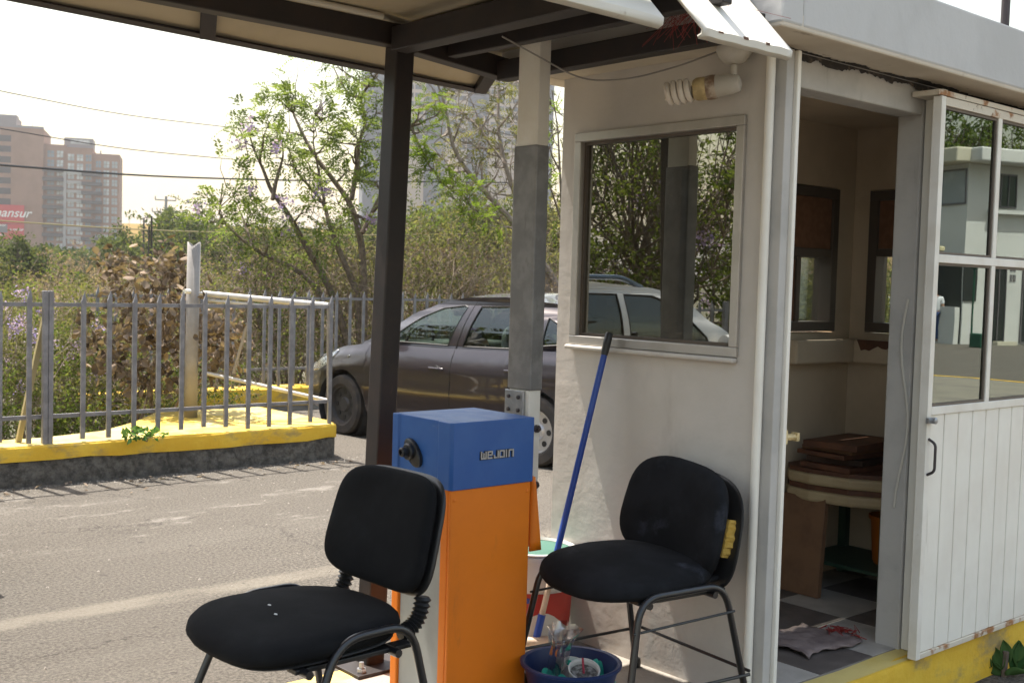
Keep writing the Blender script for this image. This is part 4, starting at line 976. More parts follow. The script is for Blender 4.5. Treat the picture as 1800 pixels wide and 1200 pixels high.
b = MB(); b.tube([A0, A1], .026, 12); b.build('top_pipe', 'gate_paint', gt, smooth=True)
b = MB(); b.tube([A0+Vector((0, 0, -.055)), A0*.45+A1*.55+Vector((0, 0, -.05))], .012, 8); b.build('thin_pipe', 'gate_paint', gt, smooth=True)
b = MB(); b.tube([B0, B1], .017, 12); b.build('bottom_pipe', 'gate_paint', gt, smooth=True)
b = MB(); b.tube([A0*.6+A1*.4+Vector((0, 0, -.03)), B0*.78+B1*.22+Vector((0, 0, .05))], .013, 8); b.build('brace', 'pipe_paint', gt, smooth=True)
b = MB(); b.tube([A0+Vector((-.0, 0, 0)), A0+Vector((-.09, .0, .0))], .016, 8); b.tube([B0, B0+Vector((-.05, .0, .0))], .012, 8); b.build('hinge_arm', 'gate_paint', gt, smooth=True)
b = MB(); b.tube([A1, B1], .013, 8); b.build('end_pipe', 'pipe_paint', gt, smooth=True)

# ------------------------------------------------------------------ cars (local: nose at x=0, length along +x, near side is y=-w)
def interp(tab, x):
    if x <= tab[0][0]: return tab[0][1]
    for (a, va), (c, vc) in zip(tab, tab[1:]):
        if x <= c:
            t = (x-a)/(c-a); t = t*t*(3-2*t)*.5+t*.5; return va+(vc-va)*t
    return tab[-1][1]
def car(name, label, loc, rz, S):
    t = thing(name, label, 'car', loc, rz)
    L, hw, wr, wf, wb = S['L'], S['hw'], S['wr'], S['wf'], S['wb']
    belt = lambda x: interp(S['belt'], x)
    plan = lambda x: hw*interp(S['plan'], x)
    rock = S.get('rock', .2)
    def half(x, f):                                           # f: 0 rocker .. 1 belt
        prof = interp([(0, .93), (.12, .965), (.45, 1.0), (.62, .992), (.70, 1.004), (.86, .975), (1, .915)], f)
        return plan(x)*prof
    def zbot(x):
        z = rock + interp([(0, .06), (.25, .02), (L-.3, .02), (L, .1)], x)
        for c in (wf, wb):
            d = abs(x-c); ra = wr+.055
            if d < ra: z = max(z, wr+math.sqrt(max(0, ra*ra-d*d))*1.0)
        return z
    xs = sorted(set([round(L*i/60, 4) for i in range(61)] + [round(c+(wr+.055)*math.sin(math.pi*k/24), 4) for c in (wf, wb) for k in range(-12, 13)] + [.01, .03, L-.01, L-.03]))
    b = MB(); NR = 13
    for s in (-1, 1):
        P = []
        for x in xs:
            zb, zt = zbot(x), belt(x); r = []
            z00 = rock
            for k in range(NR):
                q = k/(NR-1); z = zb+(zt-zb)*q; f = (z-z00)/(zt-z00); r.append(Vector((x, s*half(x, f), z)))
            # arch lip folds in
            P.append([Vector((r[0].x, r[0].y*.86, r[0].z))]+r)
        b.grid(P)
    # bonnet / tail deck
    P = []
    for x in xs:
        zt, w = belt(x), half(x, 1.0); r = []
        inside = S['cowl']+.05 < x < S['tail']-.05
        for k in range(13):
            u = -1+2*k/12; r.append(Vector((x, w*u, zt + (-.12 if inside and abs(u) < .95 else S['crown']*(1-u*u)))))
        P.append(r)
    b.grid(P)
    for x in (0, L):
        zb, zt = zbot(x), belt(x); r0 = [Vector((x, half(x, k/8), zb+(zt-zb)*k/8)) for k in range(9)]
        P = [[Vector((x+(-.05 if x == 0 else .05)*(1-u*u), v.y*u, v.z)) for v in r0] for u in [(-1+2*i/10) for i in range(11)]]; b.grid(P)
    bmm = b.build('body', S['paint'], t, False, smooth=True, ang=38)
    # cabin: sides with window holes
    roof = lambda x: interp(S['roof'], x)
    rw = lambda x: plan(x)*interp(S['rw'], x)
    def side(x, z, s, out=0.):
        zb, zr = belt(x)-.004, roof(x); f = min(1, max(0, (z-zb)/max(.001, zr-zb)))
        f2 = f + .10*f*(1-f)*0
        return Vector((x, s*((half(x, 1.0)-.004)*(1-f)+rw(x)*f + .035*math.sin(math.pi*f)+out), z))
    x0, x1 = S['roof'][0][0], S['roof'][-1][0]
    top = [(x0+(x1-x0)*i/40, None) for i in range(41)]
    outer = [(x, roof(x)) for x, _ in top] + [(x1-(x1-x0)*i/40, belt(x1-(x1-x0)*i/40)-.004) for i in range(41)]
    def dens(pl, m=8):
        o = []
        for i in range(len(pl)):
            a, c = pl[i], pl[(i+1) % len(pl)]
            for k in range(m): o.append((a[0]+(c[0]-a[0])*k/m, a[1]+(c[1]-a[1])*k/m))
        return o
    wins = [dens(w) for w in S['windows']]
    loops = [outer]+wins; flat = [p for l in loops for p in l]
    tri = tessellate_polygon([[Vector((p[0], p[1], 0)) for p in l] for l in loops])
    b = MB()
    for s in (-1, 1): b.raw([side(p[0], p[1], s) for p in flat], [tuple(f) for f in tri])
    P = []
    for i in range(41):
        x = x0+(x1-x0)*i/40; z, w = roof(x), rw(x); P.append([Vector((x, w*u, z+S['rcrown']*(1-u*u)*min(1, max(0, (z-belt(x))/.35)))) for u in [-1+2*k/10 for k in range(11)]])
    wi = [i for i in range(41) if True]
    i0 = next(i for i in range(41) if x0+(x1-x0)*i/40 > S['ws1']); i1 = next(i for i in range(41) if x0+(x1-x0)*i/40 > S['rs0'])
    b.grid(P[i0:i1+1])
    # screen surrounds: edges of windscreen and rear screen
    for seg in (P[:i0+1], P[i1:]):
        b.grid([r[:2] for r in seg]); b.grid([r[-2:] for r in seg])
    b.build('cabin', S['paint'], t, False, smooth=True, ang=30)
    for seg, nm in ((P[:i0+1], 'windscreen'), (P[i1:], 'rear_screen')):
        b = MB(); b.grid([[v-Vector((0, 0, .006)) for v in r[1:-1]] for r in seg]); b.build(nm, S['glass'], t, False, smooth=True)
    for k, wl in enumerate(S['windows']):
        for s in (-1, 1):
            pl = wins[k]; b = MB(); tr_ = tessellate_polygon([[Vector((p[0], p[1], 0)) for p in pl]])
            b.raw([side(p[0], p[1], s, -.008) for p in pl], [tuple(f) for f in tr_]); g_ = b.build('side_window', S['glass'], t, False)
            b = MB(); b.tube([side(p[0], p[1], s, -.001) for p in pl], .006, 4, closed=True); b.build('window_seal', 'black_plastic', g_, False)
    # doors: seams and handles
    for s in (-1, 1):
        b = MB()
        for line in S['seams']:
            pts = []
            for (a, c) in zip(line, line[1:]):
                for k in range(6): pts.append((a[0]+(c[0]-a[0])*k/6, a[1]+(c[1]-a[1])*k/6))
            pts.append(line[-1])
            b.tube([Vector((x, s*(half(x, (z-rock)/(belt(x)-rock))+.0005), z)) if z <= belt(x) else side(x, z, s, .0005) for x, z in pts], .0035, 4)
        b.build('door_seams', 'black_plastic', t, False)
    for hx, hz in S['handles']:
        for s in (-1, 1):
            y = half(hx, (hz-rock)/(belt(hx)-rock)); b = MB(); b.tube([Vector((hx-.085, s*(y+.004), hz)), Vector((hx-.06, s*(y+.03), hz+.004)), Vector((hx+.06, s*(y+.03), hz+.004)), Vector((hx+.085, s*(y+.004), hz))], .011, 8); hd = b.build('door_handle', S['paint'], t, False, smooth=True)
            b = MB(); b.lathe([(.042, -.004), (.04, .0025), (.0, .001)], (hx-.0, s*y, hz-.012), 16, (0, s, 0), cap1=False); b.build('handle_recess', 'black_plastic', hd, False)
    # wheels
    for wx, st in ((wf, S['steer']), (wb, 0)):
        for s in (-1, 1):
            w = .19; M = Matrix.Translation((wx, s*(hw-.115), wr)) @ Matrix.Rotation(st, 4, 'Z')
            tp = [(wr*.62, -w/2*.8), (wr*.70, -w/2), (wr*.93, -w/2), (wr, -w/2*.72), (wr*1.0, 0), (wr, w/2*.72), (wr*.93, w/2), (wr*.70, w/2), (wr*.62, w/2*.8)]
            b = MB(); b.lathe(tp, (0, 0, 0), 36, (0, s, 0), False, False); b.v = [tuple(M @ Vector(v)) for v in b.v]; ty = b.build('wheel', 'tyre', t, False, smooth=True, ang=35)
            b = MB(); b.lathe([(wr*.64, w/2*.82), (wr*.60, w/2*.8), (wr*.57, w/2*.5), (wr*.25, w/2*.42), (wr*.2, w/2*.62), (.0, w/2*.64)], (0, 0, 0), 36, (0, s, 0), False, False)
            b.v = [tuple(M @ Vector(v)) for v in b.v]; rm = b.build('rim', 'wheel_dark' if wx == wf and S['paint'] == 'car_plum' else 'wheel_silver', ty, False, smooth=True, ang=30)
            for k in range(7 if wx == wb else 8):
                b = MB(); a = 2*math.pi*k/(7 if wx == wb else 8); b.lathe([(wr*.085, w/2*.40), (wr*.085, w/2*.52), (.0, w/2*.52)], (wr*.42*math.cos(a), 0, wr*.42*math.sin(a)), 10, (0, s, 0), True, False)
                b.v = [tuple(M @ Vector(v)) for v in b.v]; b.build('rim_hole', 'black_plastic', ty, False)
    for c in (wf, wb):
        for s in (-1, 1):
            b = MB(); b.lathe([(wr+.05, 0), (wr+.05, .24), (.0, .24)], (c, s*(hw-.02), wr), 24, (0, -s, 0), False, False)
            b.build('wheel_well', 'car_interior', t, False)
    # lamps
    for s in (-1, 1):
        P = []
        for i in range(9):
            x = S['lamp'][0]+(S['lamp'][1]-S['lamp'][0])*i/8; zt = belt(x)-.01; q = math.sin(math.pi*(.12+.8*i/8)); lo = zt-S['lamp'][2]*q; r = []
            for k in range(6):
                z = lo+(zt-lo)*k/5; f = (z-rock)/(belt(x)-rock); r.append(Vector((x, s*(half(x, f)+.007), z)))
            P.append(r)
        b = MB(); b.grid(P); b.build('headlight', 'lamp_lens', t, False, smooth=True, solid=.004)
        b = MB(); xx = L-.05; b.box((xx-.04, s*hw*.80-.05, .80), (xx+.06, s*hw*.80+.05, 1.0)); b.build('tail_light', 'label_red', t, False, bevel=.02)
        # side mirror
        mx = S['mirror']; y = half(mx, 1.0); b = MB(); b.lathe([(.0, -.05), (.06, -.035), (.075, 0), (.07, .045), (.0, .05)], (mx, s*(y+.10), belt(mx)+.075), 16, (1, 0, 0), False, False, sy=1.0, sx=.72); b.tube([(mx, s*(y-.01), belt(mx)+.02), (mx, s*(y+.07), belt(mx)+.05)], .022, 8); b.build('side_mirror', S['paint'], t, False, smooth=True)
    y = half(S['cowl']-.14, .9); b = MB(); b.lathe([(.016, 0), (.012, .006), (.0, .008)], (S['cowl']-.16, -half(S['cowl']-.16, .84)-.0, rock+.84*(belt(S['cowl']-.16)-rock)), 12, (0, -1, 0), False, False, sx=1.4); b.build('side_repeater', 'lamp_lens', t, False, smooth=True)
    # inside: seats with head rests, steering wheel, dash
    for sx_, in ((S['seat'],), (S['seat']+.85,)):
        for s in (-1, 1):
            b = MB(); vs, fs = pad(None, .46, .62, .14, 3, -.15, 0, 0, 24); M = Matrix.Translation((sx_, s*.36, .80)) @ Matrix.Rotation(R(-14), 4, 'Y') @ Matrix(((0, 0, 1, 0), (1, 0, 0, 0), (0, 1, 0, 0), (0, 0, 0, 1)))
            b.raw([M @ v for v in vs], fs)
            vs, fs = pad(None, .27, .20, .10, 3, 0, 0, 0, 20); M = Matrix.Translation((sx_+.11, s*.36, 1.17)) @ Matrix.Rotation(R(-8), 4, 'Y') @ Matrix(((0, 0, 1, 0), (1, 0, 0, 0), (0, 1, 0, 0), (0, 0, 0, 1)))
            b.raw([M @ v for v in vs], fs)
            b.build('car_seat', 'car_interior', t, False, smooth=True, ang=60)
    b = MB(); c = Vector((S['seat']-.62, -.36, .93)); b.tube([c+Vector((.07*math.sin(a), .175*math.cos(a), .165*math.sin(a))) for a in [2*math.pi*k/24 for k in range(24)]], .015, 8, closed=True); b.tube([c+Vector((0, -.16, 0)), c+Vector((0, .16, 0))], .018, 6); b.tube([c, c+Vector((-.18, 0, -.1))], .03, 8); b.build('steering_wheel', 'car_interior', t, False, smooth=True)
    b = MB(); cx = S['cowl']; b.box((cx+.12, -hw*.82, .80), (cx+.62, hw*.82, belt(cx+.4)+.02)); b.build('dashboard', 'car_interior', t, False, bevel=.05, seg=4)
    b = MB(); b.box((S['seat']-.42, -.11, S['rv']-.035), (S['seat']-.39, .11, S['rv']+.03)); b.build('rear_view_mirror', 'car_interior', t, False, bevel=.012)
    if S.get('rails'):
        for s in (-1, 1):
            b = MB(); pts = bend([(S['rails'][0], s*(rw(2.2)-.04), roof(S['rails'][0])-.0), (S['rails'][0]+.22, s*(rw(2.2)-.04), roof(2.2)+.075), (S['rails'][1]-.22, s*(rw(2.2)-.04), roof(2.2)+.065), (S['rails'][1], s*(rw(2.2)-.04), roof(S['rails'][1]))], .1); b.tube(pts, .02, 8); b.build('roof_rail', 'roof_rail_blue', t, False, smooth=True)
    return t
HATCH = dict(L=3.98, hw=.845, wr=.292, wf=.74, wb=3.20, rock=.2, paint='car_plum', glass='car_glass', steer=R(-4), crown=.035, rcrown=.045,
    belt=[(0, .56), (.08, .66), (.35, .76), (.75, .865), (1.15, .915), (1.9, .915), (2.8, .935), (3.4, .965), (3.8, .97), (3.98, .88)],
    plan=[(0, .70), (.12, .84), (.45, .96), (.9, 1.0), (3.0, 1.0), (3.6, .965), (3.9, .90), (3.98, .84)],
    roof=[(.98, .915), (1.3, 1.07), (1.65, 1.235), (1.95, 1.335), (2.25, 1.38), (2.7, 1.392), (3.2, 1.355), (3.55, 1.28), (3.72, 1.17), (3.86, .985)],
    rw=[(.98, .90), (1.5, .80), (2.0, .73), (2.7, .715), (3.3, .70), (3.86, .74)], ws1=1.82, rs0=3.5, cowl=1.0, tail=3.7, seat=1.95, rv=1.22,
    windows=[[(1.42, .945), (1.45, 1.02), (1.72, 1.185), (1.96, 1.275), (2.22, 1.305), (2.26, 1.29), (2.12, .945)], [(2.30, .945), (2.42, 1.30), (2.75, 1.312), (3.03, 1.275), (3.09, .965)], [(3.20, 1.0), (3.20, 1.235), (3.37, 1.16), (3.40, 1.02)]],
    seams=[[(1.22, .88), (1.17, .6), (1.24, .28)], [(2.22, .925), (2.22, .5), (2.20, .28)], [(2.22, .925), (2.34, 1.34)], [(3.16, .96), (3.12, .78), (2.86, .40), (2.80, .28)], [(1.24, .28), (2.8, .28)]],
    handles=[(2.05, .735), (2.95, .775)], lamp=(.12, .62, .15), mirror=1.38)
car('parked_car', 'dark plum hatchback standing beyond the end of the fenced kerb', (6.73, 10.25, 0), R(-82.5), HATCH)
SUV = dict(L=4.35, hw=.90, wr=.35, wf=.86, wb=3.48, rock=.28, paint='suv_white', glass='suv_glass', steer=0, crown=.04, rcrown=.03,
    belt=[(0, .72), (.08, .86), (.4, .97), (1.2, 1.05), (2.4, 1.06), (4.0, 1.08), (4.35, 1.0)],
    plan=[(0, .80), (.12, .92), (.45, .985), (.9, 1.0), (3.8, 1.0), (4.2, .96), (4.35, .9)],
    roof=[(1.12, 1.05), (1.45, 1.25), (1.85, 1.47), (2.15, 1.55), (2.8, 1.58), (3.7, 1.56), (4.1, 1.50), (4.25, 1.30), (4.33, 1.05)],
    rw=[(1.12, .9), (1.7, .82), (2.2, .77), (4.0, .75), (4.33, .84)], ws1=1.95, rs0=4.08, cowl=1.16, tail=4.2, seat=2.25, rv=1.38,
    windows=[[(1.62, 1.08), (1.66, 1.17), (1.98, 1.43), (2.2, 1.49), (2.52, 1.50), (2.52, 1.08)], [(2.60, 1.08), (2.60, 1.50), (3.15, 1.50), (3.34, 1.45), (3.38, 1.09)], [(3.48, 1.10), (3.48, 1.46), (3.95, 1.43), (4.02, 1.12)]],
    seams=[[(1.4, 1.04), (1.36, .7), (1.42, .36)], [(2.56, 1.05), (2.56, .36)], [(3.42, 1.07), (3.36, .85), (3.05, .5), (3.0, .36)]], handles=[(2.36, .90), (3.2, .92)], lamp=(.1, .6, .17), mirror=1.55, rails=(2.25, 3.95))
for k_ in ('belt', 'roof'): SUV[k_] = [(x, z*.972) for x, z in SUV[k_]]
SUV['windows'] = [[(x, z*.972) for x, z in w] for w in SUV['windows']]; SUV['seams'] = [[(x, z*.972) for x, z in w] for w in SUV['seams']]
car('suv', 'white car with roof rails waiting in the lane, seen mirrored in the booth window', (-2.72, 6.6, 0), 0, SUV)
# ------------------------------------------------------------------ far buildings
class Frame:                                     # a facade frame: u along the wall, z up, o outwards
    def __init__(s, px0, px1, D0, D1):
        a = atD(px0, 480, D0); c = atD(px1, 480, D1); s.a = Vector((a.x, a.y, 0)); d = Vector((c.x, c.y, 0))-s.a; s.len = d.length; s.u = d.normalized(); s.n = Vector((s.u.y, -s.u.x, 0))
        if s.n.dot(s.a) > 0: s.n = -s.n
    def p(s, u, z, o=0.): return s.a+s.u*u+Vector((0, 0, z))+s.n*o
    def boxm(s, b, u0, u1, z0, z1, o0, o1):
        q = [s.p(u0, z0, o0), s.p(u1, z0, o0), s.p(u1, z0, o1), s.p(u0, z0, o1), s.p(u0, z1, o0), s.p(u1, z1, o0), s.p(u1, z1, o1), s.p(u0, z1, o1)]
        b.raw(q, [(0,3,2,1),(4,5,6,7),(0,1,5,4),(1,2,6,5),(2,3,7,6),(3,0,4,7)])
def clones(src, offs):
    for d in offs:
        c = src.copy(); COL.objects.link(c); c.parent = src.parent; c.location = src.location + d
D = 390.; QS = D/300
k = lambda py, px, Dd=D: EYE+((471.1+.02836*px)-py)/FPX*Dd      # height of a pixel row at distance Dd
fA = Frame(-110, 208, D, D+16)
ub = lambda px: fA.len*(px+110)/318.
t = thing('apartment_tower', 'brown brick apartment tower with rows of pale windows beyond the trees on the left', 'building', fA.p(fA.len/2, 0))
zt = lambda py, px: k(py, px)
b = MB(); fA.boxm(b, 0, ub(72), -8, zt(222, 30), -22, 0); fA.boxm(b, ub(72)+.02, ub(111), -8, zt(249, 90), -20, -1.2); fA.boxm(b, ub(111)+.02, ub(159), -8, zt(254, 130), -20, -.5); fA.boxm(b, ub(159)+.02, ub(208), -8, zt(264, 190), -20, -1.2)
b.build('wall', 'brick_tan', t)
b = MB(); fA.boxm(b, 0, ub(22), zt(222, 30)+.01, zt(201, 10), -16, -3); fA.boxm(b, ub(-110), ub(72), zt(222, 30)+.01, zt(218, 30), -.4, -.02); fA.boxm(b, ub(-60), ub(20), zt(201, 10)+.01, zt(196, 10), -12, -6); b.build('roof_house', 'roof_grey', t)
b = MB(); fA.boxm(b, ub(106), ub(158), zt(254, 130)+.02, zt(235, 130), -14, -4); b.build('roof_house', 'roof_grey', t)
b = MB(); fA.boxm(b, ub(118), ub(152), zt(246, 130), zt(238, 130), -3.98, -3.9); b.build('roof_window', 'pane_far', t)
# open corridor slots on the left block
b = MB(); fA.boxm(b, ub(-30), ub(15), zt(247, 10), zt(236, 10), .001, .06); s0 = b.build('corridor_opening', 'opening_dark', t)
rowh = (k(0, 0)-k(18.6, 0))
clones(s0, [Vector((0, 0, -rowh*i)) for i in range(1, 9)])
# windows: three bays of columns, rows every floor
fl = k(0, 0)-k(16.6, 0)
def win(u0, u1, z0, z1, o, mat='pane_far'):
    b = MB(); fA.boxm(b, u0, u1, z0, z1, o+.002, o+.09); w = b.build('window', mat, t)
    b = MB(); um = (u0+u1)/2; fA.boxm(b, um-.09, um+.09, z0, z1, o+.095, o+.13); fA.boxm(b, u0, u1, (z0+z1)/2-.08, (z0+z1)/2+.08, o+.095, o+.128); m_ = b.build('glazing_bars', 'brick_dark', w); return w
bays = [(ub(72), [(78, 90), (95, 106)], -1.2, 249), (ub(111), [(115, 126), (131, 142), (147, 157)], -.5, 254), (ub(159), [(165, 174), (179, 189), (194, 204)], -1.2, 264)]
for u_, cols, o, topy in bays:
    for px0, px1 in cols:
        z1 = zt(topy+11+(px0-80)*.02, px0); w = win(ub(px0), ub(px1), z1-1.75*QS, z1, o, 'pane_far' if (px0 % 3) else 'pane_far_blue')
        for i in range(1, 11):
            c = w.copy(); COL.objects.link(c); c.parent = t; c.location = w.location+Vector((0, 0, -fl*i))
            for ch in w.children: d = ch.copy(); COL.objects.link(d); d.parent = c
# long balconies on the lower floors
bal = MB(); fA.boxm(bal, ub(70), ub(108), zt(298, 90)-.0, zt(292, 90), -1.15, .35); b0 = bal.build('balcony', 'balcony_grey', t); clones(b0, [Vector((0, 0, -fl*i)) for i in range(1, 8)])
bal = MB(); fA.boxm(bal, ub(140), ub(177), zt(305, 150), zt(299, 150), -.45, .8); b0 = bal.build('balcony', 'balcony_grey', t); clones(b0, [Vector((0, 0, -fl*i)) for i in range(1, 8)])
bal = MB(); fA.boxm(bal, ub(113), ub(139), zt(302, 120), zt(297, 120), -.45, -.1); b0 = bal.build('spandrel', 'concrete_far', t); clones(b0, [Vector((0, 0, -fl*i)) for i in range(1, 8)])
b = MB(); fA.boxm(b, ub(107), ub(112.5), -8, zt(294, 110), -1.0, .25); b.build('pale_pier', 'concrete_far', t)
b = MB(); b.tube([fA.p(ub(50), zt(222, 30), -4), fA.p(ub(50), zt(200, 50), -4)], .06, 5); b.tube([fA.p(ub(172), zt(264, 172), -5), fA.p(ub(172), zt(256, 172), -5)], .25, 6); b.build('roof_mast', 'roof_grey', t)
# billboard on the left block
t = thing('billboard', 'red hanging billboard with slanted white lettering on the side of the brick tower', 'billboard', fA.p(ub(0), zt(420, 10)))
b = MB(); fA.boxm(b, ub(-55), ub(39), zt(392, 20), zt(359, 20), .12, .5); b.build('upper_board', 'board_red', t)
b = MB(); fA.boxm(b, ub(-55), ub(39), zt(420, 20), zt(393, 20), .12, .45); b.build('lower_board', 'board_red', t)
b = MB(); fA.boxm(b, ub(-55), ub(10), zt(408, 0), zt(393.5, 0), .46, .5); b.build('grey_strip', 'board_grey', t)
def on_wall(fr, u, z, o):
    return Matrix.Translation(fr.p(u, z, o)) @ Matrix((fr.u, Vector((0, 0, 1)), fr.n)).transposed().to_4x4()
text_mesh('nansur', 3.3*QS, 'letter_white', 'lettering', t, on_wall(fA, ub(-13.5), zt(380, 15), .52), .03, .35, .05)
for j_, (px, py, tx, sz) in enumerate(((14, 404, 'a nansur', 1.0), (-4, 397, 'nsur', .9), (-4, 414, 'nsur', .9))):
    text_mesh(tx, sz*QS, 'letter_white', 'lettering', t, on_wall(fA, ub(px), zt(py, 15), .53), .02, .1, .02)
# pale glass tower behind the bare tree
D2 = 520.; Q2 = D2/270
fB = Frame(634, 966, D2, D2+18)
ut = lambda px: fB.len*(px-634)/332.
t = thing('glass_tower', 'tall hazy grey and beige tower of stacked windows behind the bare tree', 'building', fB.p(fB.len/2, 0))
ztop = k(38, 800, D2)
secs = [(634, 700, -.8, 'tower_grey'), (700, 738, 0, 'tower_beige'), (738, 775, -1.0, 'tower_grey'), (775, 812, 0, 'tower_beige'), (812, 850, -1.0, 'tower_grey'), (850, 905, -.4, 'tower_beige'), (905, 966, -1.2, 'tower_grey')]
for (a, c, o, mt_) in secs:
    b = MB(); fB.boxm(b, ut(a)+.01, ut(c)-.01, -8, ztop-(3 if o < -.9 else 0), -24, o); b.build('wall', mt_, t)
fl2 = 1.94*Q2; zz0 = ztop-1.5*Q2
for (a, c, o, mt_) in secs:
    n_ = max(1, int((c-a)/13)); b = MB(); w_ = (ut(c)-ut(a))/n_; gl = MB()
    fB.boxm(gl, ut(a)+.5, ut(c)-.5, zz0-4-1.15*Q2, zz0-4, o+.002, o+.06); w0 = gl.build('window_band', 'pane_tower', t)
    mb = MB(); u0_, uw = ut(a)+.5, ut(c)-ut(a)-1; zb_, zt_ = zz0-4-1.15*Q2, zz0-4; comb = [(u0_, zb_-.1), (u0_+uw, zb_-.1)]
    for q in range(n_, -1, -1):
        uc = u0_+uw*q/n_; r_, l_ = min(uc+.28, u0_+uw), max(uc-.28, u0_); comb += [(r_, zb_+.1), (r_, zt_), (l_, zt_), (l_, zb_+.1)]
    mb.prism([fB.p(x_, z_, o+.065) for x_, z_ in comb], fB.n*.05)
    mb.build('mullion', mt_, w0)
    for i in range(1, 14):
        cc_ = w0.copy(); COL.objects.link(cc_); cc_.parent = t; cc_.location = w0.location+Vector((0, 0, -fl2*i))
        for ch in w0.children: d = ch.copy(); COL.objects.link(d); d.parent = cc_

# ------------------------------------------------------------------ building across the lot, seen mirrored in the sliding door
t = thing('corner_house', 'white two-storey building with flat overhanging roof, seen mirrored in the door panes', 'building', (36, -13.5, 0))
def refl(px, py, Dd):                              # a point whose mirror image in the door panes stands at this pixel
    v = atD(px, py, Dd); return Vector((v.x, 2*2.115-v.y, v.z))
a0, a1, a2 = refl(1560, 600, 38.5), refl(1688, 600, 35.6), refl(1900, 600, 37.5)
for v in (a0, a1, a2): v.z = 0
def wallbox(b, p, q, z0, z1, th_, out=0.):
    d = (q-p).normalized(); nn = Vector((d.y, -d.x, 0))
    if nn.dot(Vector((30, -5, 0))-p) < 0 and nn.dot(-p) < 0: nn = -nn
    nn = nn if nn.dot(-p) > 0 else -nn
    c = [p+nn*out, q+nn*out, q-nn*(th_-out), p-nn*(th_-out)]
    b.raw([Vector((v.x, v.y, z0)) for v in c]+[Vector((v.x, v.y, z1)) for v in c], [(0,3,2,1),(4,5,6,7),(0,1,5,4),(1,2,6,5),(2,3,7,6),(3,0,4,7)])
def lerp(a, c, u): return a+(c-a)*u
b = MB(); wallbox(b, a0, lerp(a0, a1, .998), 0, 5.6, 5); wallbox(b, a1, a2, 0, 5.6, 6.0); b.build('wall', 'house_white', t)
b = MB(); wallbox(b, a0, lerp(a0, a1, 1.06), 5.61, 6.05, 5, .7); b.build('roof_slab', 'house_cream', t, bevel=.04)
b = MB(); wallbox(b, lerp(a1, a2, -.03), a2, 5.615, 6.04, 6, .7); b.build('roof_slab', 'house_white', t, bevel=.04)
def win_(p, q, u0, u1, z0, z1, nv, nm='window', mt_='house_window'):
    b = MB(); wallbox(b, lerp(p, q, u0), lerp(p, q, u1), z0, z1, .1, .03); w = b.build(nm, mt_, t)
    b = MB(); du = (u1-u0)
    for i in range(nv+1): wallbox(b, lerp(p, q, u0+du*i/nv-.003), lerp(p, q, u0+du*i/nv+.003), z0, z1, .1, .06)
    for z in (z0, z1-.05): wallbox(b, lerp(p, q, u0), lerp(p, q, u1), z, z+.05, .1, .058)
    b.build('frame', 'board_grey', w)
win_(a0, a1, .2, .66, 4.35, 5.45, 3); win_(a0, a1, .68, .98, 4.35, 5.45, 1, 'window_panel', 'pane_far')
win_(a1, a2, .26, .38, 4.3, 5.35, 2); win_(a1, a2, .5, .62, 4.3, 5.35, 2); win_(a1, a2, .8, .92, 4.3, 5.35, 2)
b = MB(); wallbox(b, lerp(a1, a2, .16), a2, 4.1, 4.22, .2, .22); b.build('string_course', 'house_white', t)
b = MB(); wallbox(b, lerp(a0, a1, .0), lerp(a0, a1, 1.03), 2.85, 3.0, .2, 1.1); b.build('awning', 'awning', t, bevel=.03)
b = MB(); wallbox(b, lerp(a0, a1, .02), lerp(a0, a1, .985), .02, 2.6, .1, .02); b.build('shop_opening', 'house_dark', t)
b = MB(); wallbox(b, lerp(a0, a1, .62), lerp(a0, a1, .98), .0, 1.15, .2, .25); b.build('shop_counter', 'house_white', t)
b = MB(); wallbox(b, lerp(a1, a2, .0), lerp(a1, a2, .1), 1.35, 2.6, .1, .03); b.build('side_opening', 'house_dark', t)
win_(a1, a2, .22, .34, .05, 2.45, 2, 'doorway', 'house_dark'); win_(a1, a2, .47, .56, .05, 2.6, 2, 'doorway', 'house_dark')
for i in (0, 1):
    for j2 in (0, 1):
        b = MB(); wallbox(b, lerp(a1, a2, .375+.024*i), lerp(a1, a2, .392+.024*i), 2.0+.32*j2, 2.22+.32*j2, .05, .02); b.build('notice_square', 'board_grey', t)
b = MB(); wallbox(b, lerp(a1, a2, .2), lerp(a1, a2, .36), 0, .12, .2, .5); b.build('door_step', 'house_cream', t)
q = refl(1718, 600, 33.5); b = MB(); b.box((q.x-.18, q.y-.18, 0), (q.x+.18, q.y+.18, .42)); tag(b.build('waste_bin', 'bin_green', bevel=.03), 'green waste bin on the lot, mirrored in the door pane', 'bin')
q = refl(1706, 600, 33.8); b = MB(); b.tube([(q.x, q.y, 0), (q.x, q.y, 2.3)], .03, 8); b.lathe([(.0, 2.3), (.09, 2.3), (.11, 2.4), (.0, 2.45)], (q.x, q.y, 0), 10, cap0=False, cap1=False); tag(b.build('lamp_stand', 'bin_green', smooth=False), 'thin dark green post beside the bin, mirrored in the door pane', 'post')
# traffic island with yellow kerb, mirrored in the lower panes
cI = refl(1560, 690, 16.5); cI.z = 0; b = MB(); P = []
for i in range(49):
    a = 2*math.pi*i/48; ca, sa = math.cos(a), math.sin(a); P.append([cI+Vector((r*ca*1.0, r*sa*.8, z)) for r, z in ((3.6, 0), (3.6, .13), (3.56, .15), (3.4, .15))])
t = thing('round_island', 'low round traffic island with yellow kerb, mirrored in the lower door panes', 'kerb', cI)
b.grid(P); b.build('yellow_kerb', 'kerb_yellow', t, smooth=True)
b = MB(); b.raw([cI+Vector((3.401*math.cos(2*math.pi*i/48), 3.401*.8*math.sin(2*math.pi*i/48), .145)) for i in range(48)], [tuple(range(48))]); b.build('paving', 'tan_paving', t)
